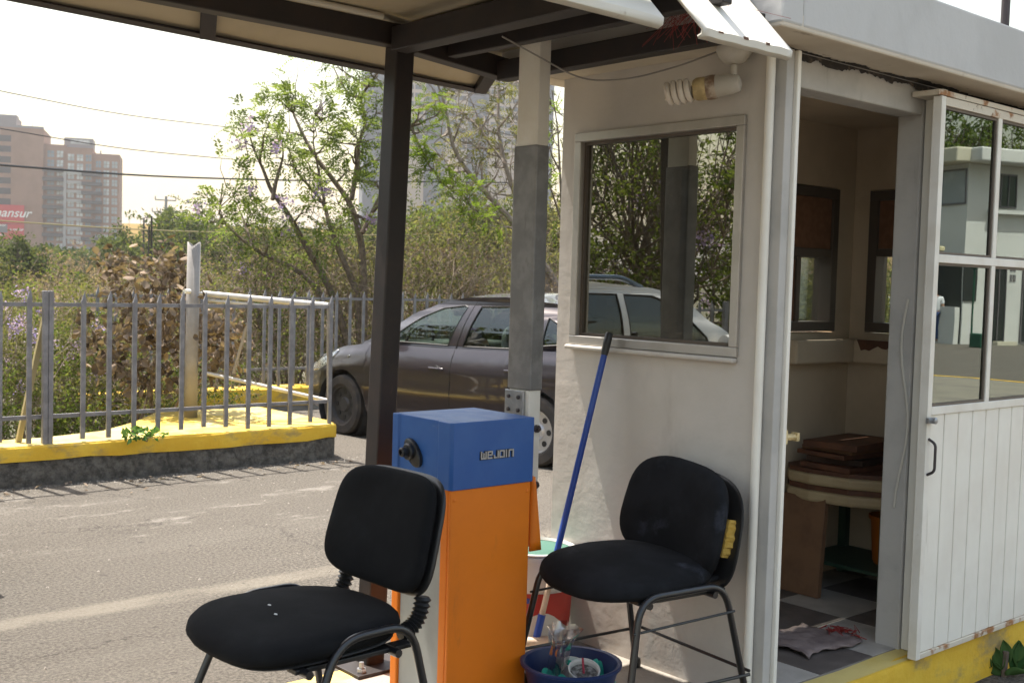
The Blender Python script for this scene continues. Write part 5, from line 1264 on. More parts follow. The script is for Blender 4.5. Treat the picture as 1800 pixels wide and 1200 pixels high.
# person by the shop front
def person(loc, rz, label):
    t = thing('person', label, 'person', loc, rz)
    def skin(name, verts, edges, rad, mat, sub=2):
        me = bpy.data.meshes.new(name); me.from_pydata(verts, edges, []); o = bpy.data.objects.new(name, me); COL.objects.link(o); o.parent = t; WM[o] = WM[t]
        md = o.modifiers.new('skin', 'SKIN'); md.use_smooth_shade = True
        for i, r in enumerate(rad): me.skin_vertices[0].data[i].radius = r if isinstance(r, tuple) else (r, r)
        me.skin_vertices[0].data[0].use_root = True
        s = o.modifiers.new('sub', 'SUBSURF'); s.levels = s.render_levels = sub; me.materials.append(MATS[mat]); return o
    # whole body, one surface
    V = [(0, 0, .95), (0, 0, 1.15), (0, 0, 1.38), (0, 0, 1.48), (0, .01, 1.60), (0, .01, 1.70), (-.18, 0, 1.40), (-.25, -.02, 1.13), (-.22, .14, .95), (-.20, .20, .90), (.18, 0, 1.40), (.25, -.02, 1.13), (.24, .08, .90), (.24, .10, .82),
         (-.09, 0, .90), (-.10, .02, .50), (-.10, -.02, .09), (-.11, .12, .04), (.09, 0, .90), (.10, .01, .50), (.11, -.04, .09), (.12, .10, .04)]
    E = [(0, 1), (1, 2), (2, 3), (3, 4), (4, 5), (2, 6), (6, 7), (7, 8), (8, 9), (2, 10), (10, 11), (11, 12), (12, 13), (0, 14), (14, 15), (15, 16), (16, 17), (0, 18), (18, 19), (19, 20), (20, 21)]
    Rr = [(.15, .11), (.15, .10), (.17, .11), .055, (.075, .09), (.06, .075), .06, .045, .036, .03, .06, .045, .036, .03, .09, .062, .042, .035, .09, .062, .042, .035]
    skin('body', V, E, Rr, 'skin')
    skin('shirt', [(0, 0, .90), (0, 0, 1.15), (0, 0, 1.40), (0, 0, 1.47), (-.19, 0, 1.40), (-.24, -.01, 1.20), (.19, 0, 1.40), (.24, -.01, 1.20)], [(0, 1), (1, 2), (2, 3), (2, 4), (4, 5), (2, 6), (6, 7)], [(.19, .14), (.18, .13), (.19, .13), .06, .078, .068, .078, .068], 'shirt_white')
    skin('jeans', [(0, 0, .96), (-.09, 0, .90), (-.10, .02, .50), (-.10, -.02, .10), (.09, 0, .90), (.10, .01, .50), (.11, -.04, .10)], [(0, 1), (1, 2), (2, 3), (0, 4), (4, 5), (5, 6)], [(.165, .125), .105, .078, .06, .105, .078, .06], 'jeans')
    skin('hair', [(0, -.015, 1.62), (0, -.01, 1.72)], [(0, 1)], [(.085, .095), (.07, .075)], 'hair_dark')
    b = MB(); b.box((.14, -.20, .92), (.34, -.10, 1.16)); b.tube([(.2, -.12, 1.15), (.0, -.14, 1.35), (-.14, -.02, 1.49), (-.05, .13, 1.35), (.2, .10, 1.1)], .012, 6); b.build('shoulder_bag', 'bag_brown', t, False, bevel=.03)
q = refl(1641, 600, 36.2); person((q.x, q.y, 0), math.atan2(q.y, q.x)-math.pi/2, 'person in white shirt and blue jeans with a shoulder bag, mirrored in the door pane')
# ------------------------------------------------------------------ wires, utility pole, lamp posts
def wire(name, pts, r, mat, label):
    P = [atD(*p) for p in pts]; ext0 = P[0]+(P[0]-P[1])*1.5; ext1 = P[-1]+(P[-1]-P[-2])*1.5
    tag(MB().tube(bend([ext0]+P+[ext1], 3, 5), r, 5).build(name, mat, smooth=True), label, 'wire')
wire('overhead_wire', [(0, 160, 30), (210, 202, 34), (430, 227, 39)], .014, 'wire_black', 'thin topmost overhead wire crossing the white sky')
wire('overhead_wire', [(0, 226, 30), (210, 262, 34), (450, 284, 39)], .014, 'wire_black', 'second thin overhead wire passing in front of the brick tower roof')
wire('overhead_wire', [(0, 290, 24), (240, 309, 28), (480, 317, 33), (680, 319, 37)], .024, 'wire_black', 'thick black overhead cable crossing in front of the brick tower')
wire('overhead_wire', [(0, 388, 24), (240, 404, 28), (600, 414, 36), (900, 410, 44)], .016, 'wire_yellow', 'pale yellowish low cable crossing above the shrubs')
p = atD(291, 440, 110.); t = thing('utility_pole', 'grey concrete utility pole with two crossarms among the far trees', 'utility pole', (p.x, p.y, -3))
pt = atD(292, 345, 110.)
b = MB(); b.tube([(p.x, p.y, -4), (pt.x, pt.y, pt.z)], [.2, .13], 10); b.build('pole', 'concrete_far', t, smooth=True)
for py, w in ((351, 2.0), (372, 2.6)):
    a_, c_ = atD(291-w*9, py, 110.), atD(291+w*9 if py < 360 else 296, py+2, 110.); b = MB(); b.bar(a_, c_, .12, .12); ca = b.build('crossarm', 'concrete_far', t)
    for q in (a_, (a_+c_)/2, c_):
        b = MB(); b.tube([q, q+Vector((0, 0, .35))], .06, 6); b.build('insulator', 'concrete_far', ca)
for i, (px, py, lab) in enumerate(((253, 383, 'short street lamp post with one arm left of the twin dark poles'), )):
    a_, c_ = atD(px, 425, 70.), atD(px, py, 70.); b = MB(); b.tube([a_-Vector((0, 0, 5)), c_, c_+(atD(px+7, py-1, 70.)-c_)], .05, 6); tag(b.build('street_lamp', 'pole_steel', smooth=True), lab, 'street lamp')
for px, py, lab in ((262, 398, 'shorter of the twin thin dark poles behind the dry bush'), (266.5, 380, 'taller of the twin thin dark poles behind the dry bush')):
    a_, c_ = atD(px, 450, 26.), atD(px, py, 26.); b = MB(); b.tube([a_-Vector((0, 0, 5)), c_], .022, 6); tag(b.build('thin_pole', 'pole_steel', smooth=True), lab, 'pole')
# ------------------------------------------------------------------ plants
NR_ = np.random.default_rng(11)
def unit(a): return a/np.maximum(1e-9, np.linalg.norm(a, axis=-1, keepdims=True))
def leaf_quads(C, size, wid=.42, up=.5, var=.35, T=None, fold=.12):
    """diamond leaves, each one folded along its rib"""
    N = len(C); Nn = unit(NR_.normal(size=(N, 3)) + np.array([0, 0, up])); 
    t = NR_.normal(size=(N, 3)) if T is None else T + .35*NR_.normal(size=(N, 3))
    t = unit(t - Nn*(t*Nn).sum(1, keepdims=True)); b = np.cross(Nn, t)
    L = size*(1+var*NR_.uniform(-1, 1, (N, 1))); Wd = L*wid*.5
    V = np.stack([C, C+t*L*.45+b*Wd+Nn*L*fold, C+t*L, C+t*L*.5-b*Wd+Nn*L*fold], 1).reshape(-1, 3)
    return V, np.arange(4*N).reshape(N, 4)
def fronds(P, D, length=.3, pairs=9, leaflet=.05):
    """feather-shaped leaves: a drooping rib with paired leaflets"""
    N = len(P); D = unit(D + .5*NR_.normal(size=(N, 3)) + np.array([0, 0, .25])); L = length*NR_.uniform(.6, 1.15, (N, 1))
    side = unit(np.cross(D, np.array([0, 0, 1.]) + .4*NR_.normal(size=(N, 3)))); Vs = []
    for i in range(pairs):
        s = (i+1.5)/(pairs+1); c = P + D*L*s + np.array([0, 0, -1.])*(L*.42*s*s)
        ll = leaflet*(1-.5*abs(s-.45))
        for sg in (-1, 1):
            tip = c + side*sg*ll + D*ll*.5 + np.array([0, 0, -.25])*ll + .15*ll*NR_.normal(size=(N, 3)); w = D*ll*.28
            Vs.append(np.stack([c-w*.4, (c+tip)/2-w+np.array([0, 0, .1])*ll, tip, (c+tip)/2+w], 1))
    V = np.concatenate(Vs, 0).reshape(-1, 3); return V, np.arange(len(V)).reshape(-1, 4)
def merge(lst):
    Vs, Fs, o = [], [], 0
    for V, F in lst: Vs.append(V); Fs.append(F+o); o += len(V)
    return np.concatenate(Vs), np.concatenate(Fs)
def wander(rg, p, q, n, amp):
    p, q = Vector(p), Vector(q); L = (q-p).length; out = [p]; off = Vector()
    for i in range(1, n):
        t = i/n; off += Vector((rg.gauss(0, 1), rg.gauss(0, 1), rg.gauss(0, .7)))*amp*L/n; out.append(p.lerp(q, t)+off*math.sin(math.pi*t)*1.6)
    out.append(q); return out
def plant(name, label, cat, group, base, clumps, sig, per, leaf, lmat, bmat='bark', r0=.05, kind='leaf', twigs=3, seed=0, stems=4, blossom=None, flat=.8, up=.5, wid=.42, parts=('stem', 'foliage'), loose=.25):
    """a plant of stems reaching to leaf clumps; clumps: list of points"""
    rg = random.Random(seed); base = Vector(base); t = thing(name, label, cat, base, 0, group); b = MB()
    hubs = []; cl = [Vector(c) for c in clumps]; cen = sum(cl, Vector())/len(cl)
    for i in range(stems):
        tgt = cl[rg.randrange(len(cl))]; h = base.lerp(tgt, rg.uniform(.4, .65)); h += Vector((rg.gauss(0, .06), rg.gauss(0, .06), 0))*(tgt-base).length
        pts = wander(rg, base+Vector((rg.gauss(0, r0), rg.gauss(0, r0), 0)), h, 5, .12); b.tube(pts, [r0*(1-.1*k) for k in range(len(pts))], 6); hubs.append((h, r0*.5))
    tips, dirs = [], []
    for c in cl:
        h, hr = min(hubs, key=lambda H: (H[0]-c).length*(1+.6*rg.random())); pts = wander(rg, h, c, 4, .16); b.tube(pts, [hr*(1-.2*k) for k in range(len(pts))], 5)
        for k in range(twigs):
            e = c + Vector((rg.gauss(0, sig), rg.gauss(0, sig), rg.gauss(.15*sig, sig*flat))); ss = pts[rg.randrange(2, len(pts))]; tp = wander(rg, ss, e, 3, .2); b.tube(tp, [hr*.36, hr*.28, hr*.2, hr*.1], 4); tips.append(tp[-1]); dirs.append(tp[-1]-tp[-2])
            mid = tp[-2]; e2 = mid + Vector((rg.gauss(0, sig*.6), rg.gauss(0, sig*.6), rg.gauss(0, sig*.5))); b.tube([mid, mid.lerp(e2, .5)+Vector((rg.gauss(0, .06*sig), rg.gauss(0, .06*sig), 0)), e2], [hr*.22, hr*.16, hr*.07], 4); tips.append(e2); dirs.append(e2-mid)
    b.build(parts[0], bmat, t, smooth=True)
    if per:
        A = np.array([tuple(v) for v in tips]); Dv = unit(np.array([tuple(v) for v in dirs]))
        if kind == 'frond':
            ix = NR_.integers(0, len(A), per*len(cl)); P = A[ix] + .08*sig*NR_.normal(size=(len(ix), 3)) - Dv[ix]*NR_.uniform(0, .3, (len(ix), 1))*sig; V, F = fronds(P, Dv[ix], leaf*5.5, 8, leaf)
        else:
            ix = NR_.integers(0, len(A), per*len(cl)); P = A[ix] + NR_.normal(size=(len(ix), 3))*np.array([1, 1, flat])*sig*loose - Dv[ix]*NR_.uniform(0, .9, (len(ix), 1))*sig*.6; V, F = leaf_quads(P, leaf, wid, up)
        npmesh(parts[1], V, F, lmat, t)
    if blossom:
        Vs = []
        for q in blossom:
            n_ = 55; P = np.array(tuple(q[:3]))+NR_.normal(size=(n_, 3))*np.array([1, 1, 1.25])*q[3]; Vs.append(leaf_quads(P, q[3]*.75, .8, .2))
        V, F = merge(Vs); npmesh('blossom', V, F, 'blossom', t)
    return t
def cloud(rg, c, rx, ry, rz, n, low=-.6):
    out = []
    while len(out) < n:
        v = Vector((rg.uniform(-1, 1), rg.uniform(-1, 1), rg.uniform(low, 1)))
        if .25 < v.length < 1 + .18*math.sin(5*v.x+3*v.y+c[0]): out.append(Vector(c)+Vector((v.x*rx, v.y*ry, v.z*rz)))
    return out
GND = lambda v: hgt(v.x, v.y)
def at_ground(px, D): v = atD(px, 500, D); return Vector((v.x, v.y, GND(v)-.05))
RG = random.Random(21)
# the jacaranda: limbs traced as polylines at their own depth
def limb_tree(name, label, cat, limbs, base, D, r0, clusters, leaf, per, lmat, bmat, blossom, sig, seed, kind='frond', dj=.5, twig=5, group=None):
    rg = random.Random(seed); t = thing(name, label, cat, base, 0, group); b = MB(); nodes = []
    for lim in limbs:
        dd = rg.uniform(-dj, dj); pts = []
        for i, (px, py) in enumerate(lim[1]): pts.append(atD(px, py, D + dd*(i/len(lim[1])) ))
        if lim[2]: pts = [Vector(base)] + pts
        pts = bend(pts, .4, 3); k_ = len(pts); rs = [lim[0]*(1-.78*i/(k_-1)) for i in range(k_)]; b.tube(pts, rs, 7); nodes += [(p, r) for p, r in zip(pts[1:], rs[1:])]
    tips, dirs = [], []
    for px, py in clusters:
        c = atD(px, py, D+rg.uniform(-dj, dj)); h, hr = min(nodes, key=lambda H: (H[0]-c).length + (.35 if H[0].z > c.z else 0)); pts = wander(rg, h, c, 4, .12); b.tube(pts, [min(hr, .02)*(1-.2*i) for i in range(5)], 5); tips.append(c); dirs.append(pts[-1]-pts[-2])
        for q in range(twig):
            e = c+Vector((rg.gauss(0, sig), rg.gauss(0, sig), rg.gauss(.05, sig))); b.tube(wander(rg, pts[3], e, 3, .15), [.007, .006, .0045, .003], 4); tips.append(e); dirs.append(e-pts[3])
    b.build('trunk', bmat, t, smooth=True)
    A = np.array([tuple(v) for v in tips]); Dv = unit(np.array([tuple(v) for v in dirs])); ix = np.repeat(np.arange(len(A)), per)
    if kind == 'frond': V, F = fronds(A[ix]+.03*NR_.normal(size=(len(ix), 3)), Dv[ix]+.6*NR_.normal(size=(len(ix), 3)), leaf*6, 8, leaf)
    else: V, F = leaf_quads(A[ix]+sig*.45*NR_.normal(size=(len(ix), 3)), leaf, .5, .4)
    npmesh('crown', V, F, lmat, t)
    if blossom:
        Vs = [leaf_quads(np.array(tuple(atD(px, py, D-.2)))+NR_.normal(size=(36, 3))*s*np.array([1, 1, 1.2]), .045, .8, .2) for px, py, s in blossom]; V, F = merge(Vs); npmesh('blossom', V, F, 'blossom', t)
    return t
J = [(.052, [(585, 513), (538, 432), (505, 373), (475, 333), (464, 300), (446, 263), (436, 228)], True), (.03, [(479, 351), (486, 315), (500, 270), (492, 235)], False),
     (.05, [(629, 513), (600, 450), (578, 392), (571, 359), (519, 300), (508, 262)], True), (.06, [(640, 513), (637, 428), (618, 359), (585, 315), (545, 263), (519, 208), (505, 172)], True),
     (.035, [(637, 410), (655, 372), (672, 335), (690, 262)], False), (.035, [(618, 351), (629, 285), (630, 250), (644, 219), (633, 172), (612, 165), (596, 140), (585, 115)], False), (.02, [(633, 172), (655, 140), (672, 118)], False),
     (.04, [(556, 502), (519, 472), (446, 439), (408, 405), (384, 380), (392, 322)], True), (.025, [(446, 439), (430, 390), (408, 340)], False), (.02, [(571, 359), (560, 300), (548, 240), (565, 200)], False)]
JC = [(440, 215), (455, 240), (430, 250), (470, 225), (482, 238), (500, 232), (462, 262), (500, 165), (510, 190), (497, 182), (575, 205), (560, 192), (545, 215), (590, 118), (602, 140), (612, 112), (650, 128), (668, 118), (640, 245), (662, 190), (676, 150), (580, 235), (560, 290), (600, 270), (592, 250), (620, 300), (612, 225), (400, 322), (418, 336), (384, 372), (440, 380), (425, 400), (480, 390), (530, 375), (556, 420), (520, 436), (600, 400), (640, 268), (655, 318), (676, 330), (690, 280), (470, 430), (365, 390), (500, 290), (545, 300), (575, 262), (640, 205), (625, 145), (590, 345), (612, 380), (548, 350), (460, 395)]
BL = [(440, 222, .055), (424, 250, .045), (566, 200, .06), (441, 336, .045), (505, 398, .07), (577, 335, .05), (560, 338, .05), (650, 384, .05), (668, 384, .04), (487, 258, .04), (347, 362, .07), (428, 474, .05), (500, 355, .05)]
limb_tree('jacaranda_tree', 'slender many-stemmed jacaranda with feathery leaves and lilac blossom left of the dark post', 'tree', J, at_ground(640, 14.9)+Vector((0, 0, .2)), 14.9, .07, JC, .056, 4, 'leaf_jacaranda', 'bark', BL, .13, 5, dj=.9, twig=4)
AC = [(738, 195), (752, 200), (772, 196), (740, 232), (738, 262), (748, 280), (744, 300), (758, 300), (768, 318), (780, 322), (795, 330), (790, 345), (812, 345), (822, 352), (842, 372), (830, 388), (860, 392), (752, 262)]
limb_tree('leafy_tree', 'tree with a drooping bright green branch right of the dark post', 'tree', [(.045, [(700, 480), (702, 380), (705, 280), (712, 200), (725, 165)], True), (.02, [(712, 200), (730, 240), (748, 285), (785, 328), (840, 372)], False), (.016, [(712, 195), (740, 192), (775, 197)], False)], at_ground(705, 14.4)+Vector((0, 0, .1)), 14.4, .05, AC, .042, 4, 'leaf_bright', 'bark', None, .07, 6, dj=.4, twig=3)
BT = [(.06, [(985, 500), (925, 430), (904, 392), (849, 333), (820, 300), (794, 256), (783, 186), (770, 150)], True), (.05, [(960, 470), (904, 337), (886, 285), (875, 227), (877, 153), (872, 110)], True), (.02, [(849, 333), (870, 315), (880, 290)], False), (.02, [(886, 285), (850, 240), (835, 190), (815, 150)], False),
      (.02, [(820, 300), (790, 305), (760, 270)], False), (.018, [(875, 227), (905, 190), (925, 150)], False), (.02, [(904, 337), (935, 300), (950, 240), (965, 170)], False), (.016, [(794, 256), (810, 215), (825, 165)], False), (.016, [(783, 186), (800, 160), (812, 130)], False), (.016, [(849, 333), (845, 280), (860, 235)], False), (.015, [(935, 300), (905, 270), (910, 225)], False)]
BC = [(780, 150), (800, 160), (830, 150), (855, 150), (880, 130), (905, 160), (930, 170), (950, 190), (795, 200), (820, 210), (845, 215), (865, 200), (895, 210), (920, 230), (945, 250), (780, 240), (805, 250), (830, 260), (855, 270), (880, 260), (905, 290), (765, 275), (790, 290), (815, 330), (840, 310), (865, 340), (890, 320), (935, 340), (955, 300), (850, 380), (880, 400), (825, 365), (775, 180), (862, 170), (915, 140), (840, 235), (810, 275), (870, 295)]
limb_tree('bare_tree', 'nearly leafless grey-brown tree of fine twigs in front of the hazy tower', 'tree', BT, at_ground(985, 15.6)+Vector((0, 0, .1)), 15.6, .07, BC, .05, 1, 'leaf_olive', 'bark_grey', None, .22, 8, dj=.8, twig=8)
limb_tree('thin_tree', 'thin dark-stemmed young tree in the gap between the barrier arm and the booth', 'tree', [(.03, [(1000, 520), (990, 400), (984, 300), (981, 227), (970, 160)], True), (.015, [(984, 300), (968, 270), (962, 235)], False), (.015, [(990, 400), (968, 330), (955, 300)], False)], at_ground(1000, 14.6)+Vector((0, 0, .1)), 14.6, .03, [(975, 190), (985, 230), (965, 180), (972, 250), (990, 200), (960, 330), (985, 340), (970, 300)], .05, 1, 'leaf_bright', 'bark', None, .12, 9, dj=.3, twig=4)
# dry big-leaved bush behind the fence
dc = [atD(px, py, 9.95+RG.uniform(-.15, .5)) for px, py in [(198, 460), (222, 458), (186, 458), (212, 476), (278, 456), (302, 462), (322, 466), (314, 484), (292, 478), (262, 462), (238, 492), (262, 505), (300, 505), (318, 520), (215, 548), (238, 560), (262, 545), (290, 552), (312, 560), (195, 575), (178, 600), (200, 610), (225, 600), (250, 590), (275, 600), (300, 600), (320, 620), (165, 630), (188, 640), (215, 635), (240, 640), (268, 640), (295, 650), (318, 660), (280, 680), (255, 672), (225, 668), (386, 560), (400, 575), (392, 600), (376, 590), (378, 622), (398, 618), (366, 640), (150, 560), (160, 590), (358, 560), (365, 585), (408, 550), (412, 590), (405, 635), (384, 650), (352, 610), (372, 545), (335, 585), (340, 545), (232, 575), (205, 520), (285, 530)]]
def dry_leaves(P, L):
    n_ = len(P); N0 = unit(NR_.normal(size=(n_, 3))); t0 = unit(NR_.normal(size=(n_, 3))*np.array([1, 1, .6])+np.array([0, 0, -.9])); t0 = unit(t0-N0*(t0*N0).sum(1, keepdims=True)); b0 = np.cross(N0, t0); L = L*NR_.uniform(.6, 1.25, (n_, 1)); rows = []
    curl = NR_.uniform(.3, 1.1, (n_, 1))
    for i in range(5):
        s = i/4; w = L*.30*math.sin(math.pi*(.12+.86*s)); c = P+t0*L*s*(1-.25*s)+N0*L*curl*.45*s*s; rows.append((c-b0*w+N0*w*.8, c, c+b0*w+N0*w*.8))
    V = np.stack([v for r in rows for v in r], 1).reshape(-1, 3); q = []
    for i in range(4):
        for j in range(2): q.append((i*3+j, i*3+j+1, (i+1)*3+j+1, (i+1)*3+j))
    F = (np.array(q)[None]+15*np.arange(n_)[:, None, None]).reshape(-1, 4); return V, F
t = plant('dry_bush', 'withered bush of big curled brown leaves just behind the near fence', 'bush', None, at_ground(262, 10.5), dc, .09, 0, .1, 'leaf_dry', 'dry_stem', .022, twigs=4, seed=3, stems=7)
P = np.array([tuple(c) for c in dc]); ix = np.repeat(np.arange(len(P)), 20); V, F = dry_leaves(P[ix]+NR_.normal(size=(len(ix), 3))*np.array([.08, .08, .07]), .095); npmesh('foliage', V, F, 'leaf_dry', t)
# shrubs along the drop behind the near fence
SH = [(20, 640, 10.6, .75, .95, 'leaf_olive', 'loose shrub with lilac blossom at the left edge behind the fence', 1), (110, 690, 11.2, .7, .85, 'leaf_green', 'green small-leaved shrub low behind the fence post', 0), (210, 720, 10.9, .7, .55, 'leaf_olive', 'low olive shrub under the dry bush', 0), (315, 715, 11.8, .6, .5, 'leaf_green', 'low green shrub behind the thick gate post', 0), (60, 740, 10.4, .7, .45, 'leaf_green', 'low green shrub at the foot of the fence near the left edge', 0), (170, 610, 13.0, 1.0, 1.0, 'leaf_olive', 'olive shrub farther back behind the dry bush', 0), (30, 590, 13.5, 1.0, .9, 'leaf_green', 'green shrub farther back at the left edge', 1)]
for i, (px, py, D_, r, h, lm, lab, bl) in enumerate(SH):
    c = atD(px, py, D_); g0 = hgt(c.x, c.y); rg = random.Random(50+i)
    bs = [(*cloud(rg, c+Vector((0, 0, .1)), r, r*.8, h*.7, 1)[0], .03) for _ in range(26)] if bl else None
    plant('shrub', lab, 'shrub', 'shrubs behind the near fence', (c.x, c.y, min(g0, c.z-h)-.05), cloud(rg, c, r, r*.8, h, 28), .17, 150, .038, lm, 'dry_stem', .016, seed=60+i, stems=6, twigs=5, blossom=bs)
# thicket behind the far fence and the car
TH = []
for i, px in enumerate(range(345, 1010, 42)): TH.append((px+RG.uniform(-12, 12), RG.uniform(14.3, 16.5), RG.uniform(-.1, .35), ['leaf_olive', 'leaf_straw', 'leaf_olive', 'leaf_straw', 'leaf_green', 'leaf_straw'][i % 6]))
for i, px in enumerate(range(330, 1010, 58)): TH.append((px+RG.uniform(-15, 15), RG.uniform(18.5, 22), RG.uniform(.0, .5), ['leaf_green', 'leaf_olive', 'leaf_straw'][i % 3]))
names = {'leaf_olive': ('olive', 'leafy'), 'leaf_straw': ('straw-brown', 'twiggy dry'), 'leaf_green': ('green', 'leafy')}
for i, (px, D_, dz, lm) in enumerate(TH):
    c = atD(px, 500, D_); g0 = hgt(c.x, c.y); top = 2.0+dz+(.25 if D_ > 17 else 0); cz = (g0+top)/2+.15; h = (top-g0)/2*.95; rg = random.Random(100+i); r = 1.0 if D_ < 17 else 1.35
    where = 'behind the pipe gate' if px < 580 else ('behind the purple car' if px < 905 else 'in the gap left of the booth')
    plant('thicket_shrub', '%s %s shrub of the thicket %s' % (names[lm][0], names[lm][1], where), 'shrub', 'thicket behind the far fence', (c.x, c.y, g0-.05), cloud(rg, (c.x, c.y, cz), r, r*.8, h, 30, -.9), .26, 42 if lm == 'leaf_straw' else 80, .045 if D_ < 17 else .06, lm, 'dry_stem' if lm != 'leaf_green' else 'bark', .02, seed=200+i, stems=9, twigs=7)
# olive scrub in the hollow
k_ = 0
for px, py, D_, r, lm in [(60, 492, 26, 1.5, 'leaf_olive'), (150, 486, 30, 1.7, 'leaf_straw'), (235, 482, 27, 1.5, 'leaf_straw'), (325, 478, 30, 1.6, 'leaf_straw'), (110, 528, 19, 1.1, 'leaf_straw'), (15, 520, 19, 1.1, 'leaf_olive'), (200, 520, 18, 1.0, 'leaf_olive'), (300, 515, 19, 1.0, 'leaf_straw'), (380, 472, 26, 1.6, 'leaf_olive'), (120, 452, 52, 2.9, 'leaf_straw'), (190, 448, 58, 2.9, 'leaf_straw'), (60, 478, 42, 2.2, 'leaf_olive'), (262, 452, 50, 2.6, 'leaf_straw'), (10, 490, 46, 2.2, 'leaf_straw')]:
    c = atD(px, py, D_); h = max(.7, r*.7); c.z -= h; g0 = hgt(c.x, c.y); rg = random.Random(300+k_); k_ += 1
    plant('scrub_bush', {'leaf_olive': 'yellowish olive', 'leaf_straw': 'dry straw-coloured', 'leaf_green': 'green'}[lm]+' scrub bush in the hollow beyond the fence, '+('in the near row' if D_ < 22 else ('in the middle row' if D_ < 35 else 'in the far row')), 'bush', 'scrub in the hollow', (c.x, c.y, min(g0, c.z-h)-.1), cloud(rg, (c.x, c.y, c.z-.1), r, r, h, 40, -.9), r*.15, 120, .04+.0018*D_, lm, 'dry_stem', .03, seed=320+k_, stems=6, twigs=6)
# trees of the middle distance
MT = [(40, 410, 62, 1.75, 1.45, 'leaf_far', 'round green tree below the red billboard'), (-15, 435, 66, 1.6, 1.3, 'leaf_far', 'green tree cut by the left edge of the picture'), (312, 352, 85, 1.7, 2.0, 'leaf_far', 'tall rounded tree beside the utility pole'), (245, 402, 80, 1.9, 1.25, 'leaf_far', 'lower green tree left of the utility pole'), (352, 385, 78, 1.8, 1.4, 'leaf_far', 'green tree between the utility pole and the jacaranda'), (430, 398, 60, 2.0, 1.5, 'leaf_far', 'green tree behind the left limbs of the jacaranda'), (520, 412, 55, 2.0, 1.3, 'leaf_olive', 'olive tree behind the jacaranda stems'), (610, 385, 52, 2.0, 1.5, 'leaf_far', 'green tree behind the jacaranda trunk'), (720, 362, 50, 2.2, 1.4, 'leaf_far', 'green tree behind the dark canopy post'), (800, 348, 46, 2.2, 1.3, 'leaf_green', 'green tree under the drooping bright branch'), (880, 345, 44, 2.2, 1.5, 'leaf_far', 'green tree behind the bare tree fork'), (965, 335, 42, 2.0, 1.6, 'leaf_olive', 'olive tree just left of the booth corner')]
for i, (px, py, D_, r, h, lm, lab) in enumerate(MT):
    c = atD(px, py, D_); g0 = hgt(c.x, c.y); rg = random.Random(400+i); s = D_/60; rr_ = r*s*1.25; hh = h*s*1.1; c.z -= hh*1.12
    plant('tree', lab, 'tree', 'trees of the middle distance', (c.x, c.y, g0-.2), cloud(rg, (c.x, c.y, c.z), rr_, rr_, hh, 60), rr_*.16, 62, .0042*D_, lm, 'bark', .12, seed=430+i, stems=5, twigs=4, parts=('trunk', 'crown'))
# far wood at the foot of the towers, read as one mass
Vs = []
for i in range(230):
    px = RG.uniform(-150, 1100); D_ = RG.uniform(110, 235); py = RG.uniform(468, 492) if px < 330 else RG.uniform(430, 465); c = np.array(tuple(atD(px, py, D_))); n_ = 330; s = D_*.020
    Vs.append(leaf_quads(c+unit(NR_.normal(size=(n_, 3)))*NR_.uniform(.3, 1, (n_, 1))**.6*np.array([s*1.3, s*1.3, s]), D_*.0052, .6, .6))
for i in range(190):
    px = RG.uniform(1100, 3400); D_ = RG.uniform(60, 150); v = atD(px, 500, D_); c = np.array((v.x, v.y, hgt(v.x, v.y)+RG.uniform(1, 4.5))); n_ = 330; s = 2.6
    Vs.append(leaf_quads(c+unit(NR_.normal(size=(n_, 3)))*NR_.uniform(.3, 1, (n_, 1))**.6*np.array([s*1.5, s*1.5, s]), .5, .6, .6))
V, F = merge(Vs); o = npmesh('far_wood', V, F, 'leaf_far'); tag(o, 'far band of green treetops at the foot of the towers', 'wood', None, 'stuff')
# trees at the side, out of frame but mirrored in the booth window
for i, (x, y, top, r) in enumerate([(-1.2, 11.2, 4.6, 1.5), (-3.6, 11.8, 5.6, 1.8), (-6.2, 11.2, 5.2, 1.7), (-9, 12.2, 6, 2.0), (1.0, 11.8, 4.2, 1.3), (-5, 14.5, 6.2, 2.0), (-2, 14.8, 5.4, 1.9), (-8, 15.5, 6.6, 2.2), (-12, 13, 6, 2.2)]):
    rg = random.Random(500+i); c = Vector((x, y, (top-1.2)/2+.3)); bs = [(*cloud(rg, c, r, r, (top+.4)/2, 1)[0], .07) for _ in range(12)]
    plant('lane_tree', 'lilac-flecked green tree beside the lane, %s' % ['nearest the fence in the mirror image', 'behind the white car in the mirror image', 'by the dark post in the mirror image', 'at the right edge of the mirror image', 'at the left edge of the mirror image', 'set back by the dark post in the mirror', 'set back behind the white car in the mirror', 'tallest in the mirror image', 'farthest along the lane'][i], 'tree', 'trees mirrored in the booth window', (x, y, hgt(x, y)-.1), cloud(rg, c, r, r, (top+.2)/2, 62, -.95), .32, 110, .095, 'leaf_green', 'bark', .06, seed=520+i, stems=5, twigs=5, blossom=bs, parts=('trunk', 'crown'))
for i, (px, D_, top) in enumerate([(1640, 58, 10.5), (1700, 55, 9.6), (1760, 60, 11), (1590, 60, 10), (1850, 57, 10)]):
    v = refl(px, 600, D_); rg = random.Random(600+i); c = Vector((v.x, v.y, top*.6))
    plant('lot_tree', 'dark green tree behind the white building, %s in the door panes' % ['middle one mirrored', 'second one mirrored', 'tall one mirrored', 'leftmost mirrored', 'rightmost mirrored'][i], 'tree', 'trees mirrored in the sliding door', (v.x, v.y, -.1), cloud(rg, c, 3.2, 3.2, top*.42, 50), .6, 90, .28, 'leaf_green', 'bark', .18, seed=620+i, stems=5, twigs=4, parts=('trunk', 'crown'))
